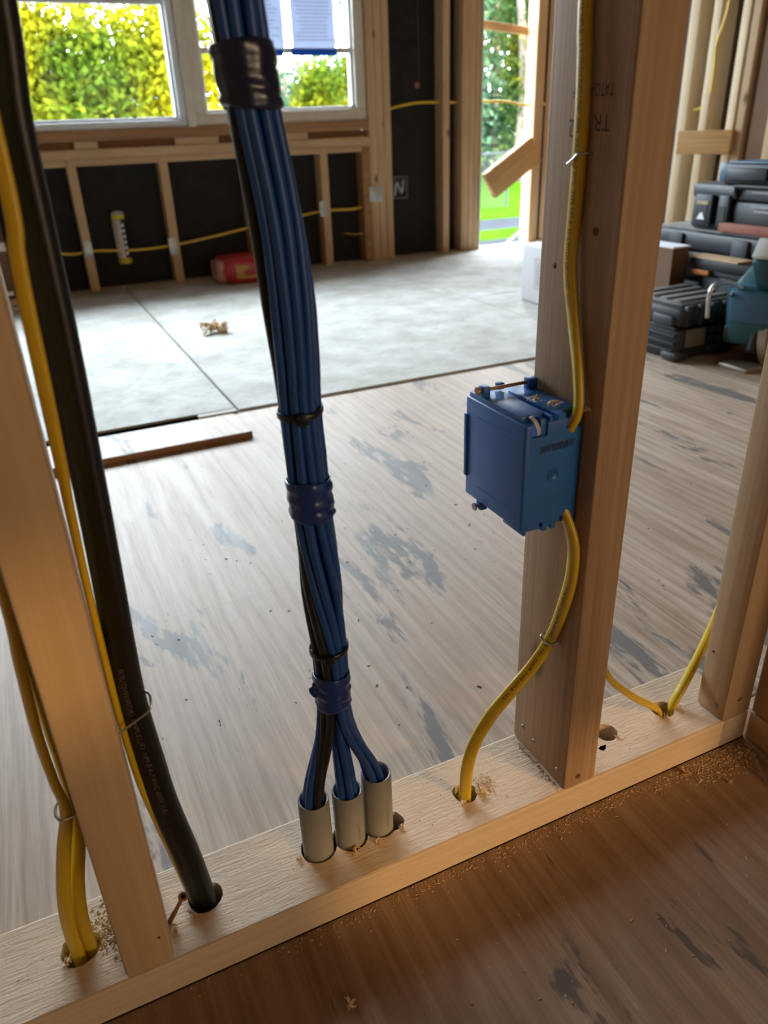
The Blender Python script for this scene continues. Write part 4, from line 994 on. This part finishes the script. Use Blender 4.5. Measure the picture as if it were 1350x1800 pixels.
hd = build(obox((-.050, -.026, -.040), (.022, .026, .178), .016, Mg), 'grip', TEAL, sw, auto=True)
build(obox((-.030, -.0285, -.005), (.002, .0, .110), .004, Mg), 'grip_slot', plain('slot_grey', (.11, .10, .09), .6), hd)
build(obox((-.040, -.024, .176), (.016, .024, .188), .004, Mg), 'grip_cap', CLEAR, hd, auto=True)
build(obox((-.070, -.072, -.112), (.17, .072, -.060), .012, Ms), 'label_band', TOOLGREY, sw, auto=True)
hp = [(1.520, 1.035, .150), (1.510, 1.030, .215), (1.530, 1.028, .235), (1.580, 1.022, .232), (1.625, 1.005, .195), (1.640, .995, .130), (1.650, .990, .090)]
build(MB().sweep(spline(hp, 50), (0, 1, 0), .0062, .0062, 10, 2), 'wire_handle', STEEL, sw, smooth=True)
build(MB().sweep(spline([(1.575, 1.02, .205), (1.61, 1.01, .196), (1.635, 1.0, .185)], 10), (0, 1, 0), .005, .005, 8, 2), 'handle_bar', TOOLBLK, sw, smooth=True)
build(MB().sweep(spline([(1.645, .985, .055), (1.650, .980, .110), (1.675, .972, .145), (1.76, .955, .165), (1.86, .935, .178)], 30), (0, 1, 0), .012, .012, 10, 2.4), 'front_grip', TOOLBLK, sw, smooth=True)
build(MB().lathe([(1e-5, -.016), (.075, -.016), (.086, -.010), (.086, .010), (.075, .016), (1e-5, .016)], (1.720, .985, .090), (.35, -.93, .1), 30), 'blade_guard', ALLOY, sw, auto=True)
build(MB().box((1.615, .965, .0), (1.86, 1.06, .012), .004), 'shoe', ALLOY, sw, auto=True)
tag(sw, 'teal power saw with a bent wire handle standing beside the rugged case', 'power saw')
# ---- leaning window sash / boards at the far left
lf = empty('wood_crate', (-.24, 3.16, .006))
build(MB().box((-.62, 3.10, .05), (-.12, 3.30, .40), .004), 'crate_body', CARDBOARD, lf, auto=True)
build(MB().box((-.62, 3.092, .235), (-.118, 3.0995, .268), .002), 'pale_slat', CREAM, lf); build(MB().box((-.62, 3.085, .064), (-.13, 3.0995, .080), .002), 'pale_slat', PAPER, lf)
build(MB().box((-.62, 3.075, .006), (-.11, 3.30, .022), .002), 'base_board', CREAM, lf); build(MB().box((-.62, 3.085, .024), (-.115, 3.30, .049), .002), 'base_board', WX, lf)
tag(lf, 'brown wooden crate with pale slats at the far left under the window', 'crate')

# ================================================================== OUTDOORS
gz = -1.2
def ground(name, y0, y1, mat, z=gz, x0=-30, x1=60):
    o = build(MB().box((x0, y0, z-.05), (x1, y1, z)), name, mat); return tag(o, kind='structure')
ground('front_walk', 3.6, 11.3, PATHM); ground('grass_verge', 11.3, 12.4, GRASS, gz+.01); ground('road', 12.4, 13.9, PATHM); ground('lawn', 13.9, 70, GRASS, gz+.01)
fence = empty('chain_link_fence', (10.4, 15.8, gz))
fm = MB(); fy = 15.82; fx0, fx1, fh = 8.9, 10.62, 1.17
n = int((fx1-fx0)/.055)
def wire(p, q, r=.0035):
    p, q = V(p), V(q); t = (q-p).normalized(); a = V((0, 1, 0)); b = t.cross(a); vs = []
    for c in (p, q):
        for k in range(3): th = 2*math.pi*k/3; vs.append(c+(a*math.cos(th)+b*math.sin(th))*r)
    fm.add(vs, [(0, 1, 4, 3), (1, 2, 5, 4), (2, 0, 3, 5)])
for s_ in (1, -1):
    for i in range(-int(fh/.055)-1, n+int(fh/.055)+2):
        xa = fx0+i*.055; 
        if s_ > 0: p, q = [xa, 0], [xa+fh, fh]
        else: p, q = [xa, 0], [xa-fh, fh]
        # clip to the panel
        (ax_, az), (bx_, bz) = p, q
        t0, t1 = 0.0, 1.0; dx = bx_-ax_
        for lo_x, hi_x in ((fx0, fx1),):
            ts = sorted([(lo_x-ax_)/dx, (hi_x-ax_)/dx]); t0 = max(t0, ts[0]); t1 = min(t1, ts[1])
        if t1-t0 < .01: continue
        wire((ax_+dx*t0, fy, gz+fh*t0), (ax_+dx*t1, fy, gz+fh*t1))
build(fm, 'wire_mesh', FENCEM, fence)['kind'] = 'stuff'
build(MB().lathe([(.028, 0), (.028, fh+.06), (1e-5, fh+.08)], (10.66, fy, gz), n=12), 'post', FENCEM, fence, smooth=True)
build(MB().sweep([V((fx0, fy, gz+fh)), V((10.66, fy, gz+fh))], (0, 0, 1), .022, .022, 10, 2), 'top_rail', FENCEM, fence, smooth=True)
tag(fence, 'galvanised chain link fence seen through the doorway', 'fence')
st = empty('road_sign', (11.05, 18.0, gz))
oc8 = [(11.05+.20*math.cos(math.radians(22.5+45*k)), .20*math.sin(math.radians(22.5+45*k))) for k in range(8)]
def octo(sc, y, name, mat, parent):
    vs = [(11.05+(x-11.05)*sc, y, .16+z*sc) for x, z in oc8]+[(11.05+(x-11.05)*sc, y+.006, .16+z*sc) for x, z in oc8]
    fs = [tuple(range(8)), tuple(range(15, 7, -1))]+[(k, (k+1) % 8, 8+(k+1) % 8, 8+k) for k in range(8)]
    return build(MB().add(vs, fs), name, mat, parent)
octo(1.0, 18.0, 'sign_border', SIGNWHITE, st); octo(.90, 17.992, 'sign_plate', SIGNRED, st)
flat_text('lettering', 'STOP', .13, (10.90, 17.990, .165), (1, 0, 0), (0, 0, 1), SIGNWHITE, st, off=.001, sx=.9)
build(MB().lathe([(.03, 0), (.03, 1.2)], (11.05, 18.03, gz), n=10), 'pole', GALV, st, smooth=True)
tag(st, 'red stop sign glimpsed through the doorway', 'road sign')
rl = empty('stair_rail', (3.30, 4.5, gz))
build(MB().sweep([V((3.16, 4.5, -.19)), V((3.37, 4.5, -.055))], (0, 0, 1), .012, .012, 8, 2), 'handrail', TOOLBLK, rl); build(MB().sweep([V((3.33, 4.5, -1.2)), V((3.33, 4.5, -.07))], (0, 1, 0), .02, .02, 8, 2), 'post', TOOLBLK, rl)
tag(rl, 'dark stair rail just outside the doorway', 'rail')
def tree(name, label, base, trunk_h, tr_r, blobs, nleaf, leaf, mat, seed, trunk_n=1, group=None):
    r = np.random.default_rng(seed); root = empty(name, base)
    for t in range(trunk_n):
        off = 0 if trunk_n == 1 else (t-(trunk_n-1)/2)*.9
        P = spline([(base[0]+off, base[1], base[2]), (base[0]+off+.1, base[1]+.05, base[2]+trunk_h*.5), (base[0]+off*1.3-.05, base[1], base[2]+trunk_h)], 12)
        build(MB().sweep(P, (1, 0, 0), lambda u: tr_r*(1-.6*u), lambda u: tr_r*(1-.6*u), 8, 2), 'trunk', BARK, root, smooth=True)
    B = np.array(blobs); wts = B[:, 3]**2; wts /= wts.sum()
    idx = r.choice(len(B), nleaf, p=wts); d = r.normal(size=(nleaf, 3)); d /= np.linalg.norm(d, axis=1)[:, None]
    rad = B[idx, 3]*(r.random(nleaf)**.45)
    # gather leaves into sprays
    c = B[idx, :3]+d*rad[:, None]; k = nleaf//14; sp = r.integers(0, k, nleaf)
    c = c*.25+c[sp]*.75+r.normal(size=(nleaf, 3))*leaf*.6
    a = r.normal(size=(nleaf, 3)); a /= np.linalg.norm(a, axis=1)[:, None]; b = np.cross(a, r.normal(size=(nleaf, 3))); b /= np.linalg.norm(b, axis=1)[:, None]
    s_ = leaf*(.6+.8*r.random(nleaf))[:, None]
    vv = np.stack([c-a*s_, c-a*s_*.1+b*s_*.5, c+a*s_, c-a*s_*.1-b*s_*.5], 1).reshape(-1, 3)-np.array(base)
    me = bpy.data.meshes.new('crown'); me.vertices.add(nleaf*4); me.vertices.foreach_set('co', vv.ravel())
    me.loops.add(nleaf*4); me.loops.foreach_set('vertex_index', np.arange(nleaf*4)); me.polygons.add(nleaf); me.polygons.foreach_set('loop_start', np.arange(nleaf)*4)
    me.update(calc_edges=True); me.validate(); me.materials.append(mat)
    o = bpy.data.objects.new('crown', me); COL.objects.link(o); o.parent = root; o['kind'] = 'stuff'
    tag(root, label, 'tree', group); return root
def blobs(x0, x1, y0, y1, z0, z1, n, r0, r1, seed):
    q = random.Random(seed); return [(q.uniform(x0, x1), q.uniform(y0, y1), q.uniform(z0, z1), q.uniform(r0, r1)) for _ in range(n)]
tree('maple_tree', 'sunlit golden tree filling the left window', (1.2, 10.6, gz), 3.5, .16, blobs(-1.6, 2.95, 9.6, 11.0, -.7, 2.25, 50, .42, .68, 11), 85000, .042, LEAF_Y, 21, group='trees outside')
tree('leafy_tree', 'greener tree standing behind the golden one', (2.6, 13.5, gz), 4, .18, blobs(-2.5, 2.3, 12.8, 14.6, -.8, 2.6, 34, .55, .95, 12), 45000, .07, LEAF_G, 22, group='trees outside')
tree('leafy_tree', 'grey-green tree seen low through the right window', (5.0, 15.0, gz), 4, .18, blobs(4.0, 6.6, 14.4, 15.8, -.8, 1.75, 26, .5, .85, 13), 32000, .06, LEAF_B, 23, group='trees outside')
tree('young_maple', 'small golden tree at the right edge of the right window', (5.1, 12.6, gz), 2.2, .08, blobs(4.6, 5.7, 12.2, 12.9, -.3, 1.6, 9, .28, .5, 14), 12000, .045, LEAF_Y, 24, group='trees outside')
tree('woodland_tree', 'tall cool green tree left in the doorway view', (12.3, 21.5, gz), 6, .20, blobs(10.6, 12.7, 20.8, 23, -.4, 6.0, 30, .7, 1.3, 15), 22000, .085, LEAF_B, 25, 2, group='trees outside')
tree('woodland_tree', 'tall yellow-flecked tree right in the doorway view', (16.4, 22.5, gz), 6, .22, blobs(15.3, 18.0, 21.8, 24.5, -.4, 6.0, 30, .7, 1.3, 16), 22000, .085, LEAF_G, 26, 3, group='trees outside')
tree('woodland_tree', 'dense tree at the back of the doorway view', (17.5, 28, gz), 7, .25, blobs(12, 22, 27, 30, -.6, 6.5, 34, 1.2, 2.0, 17), 18000, .14, LEAF_B, 27, 2, group='trees outside')
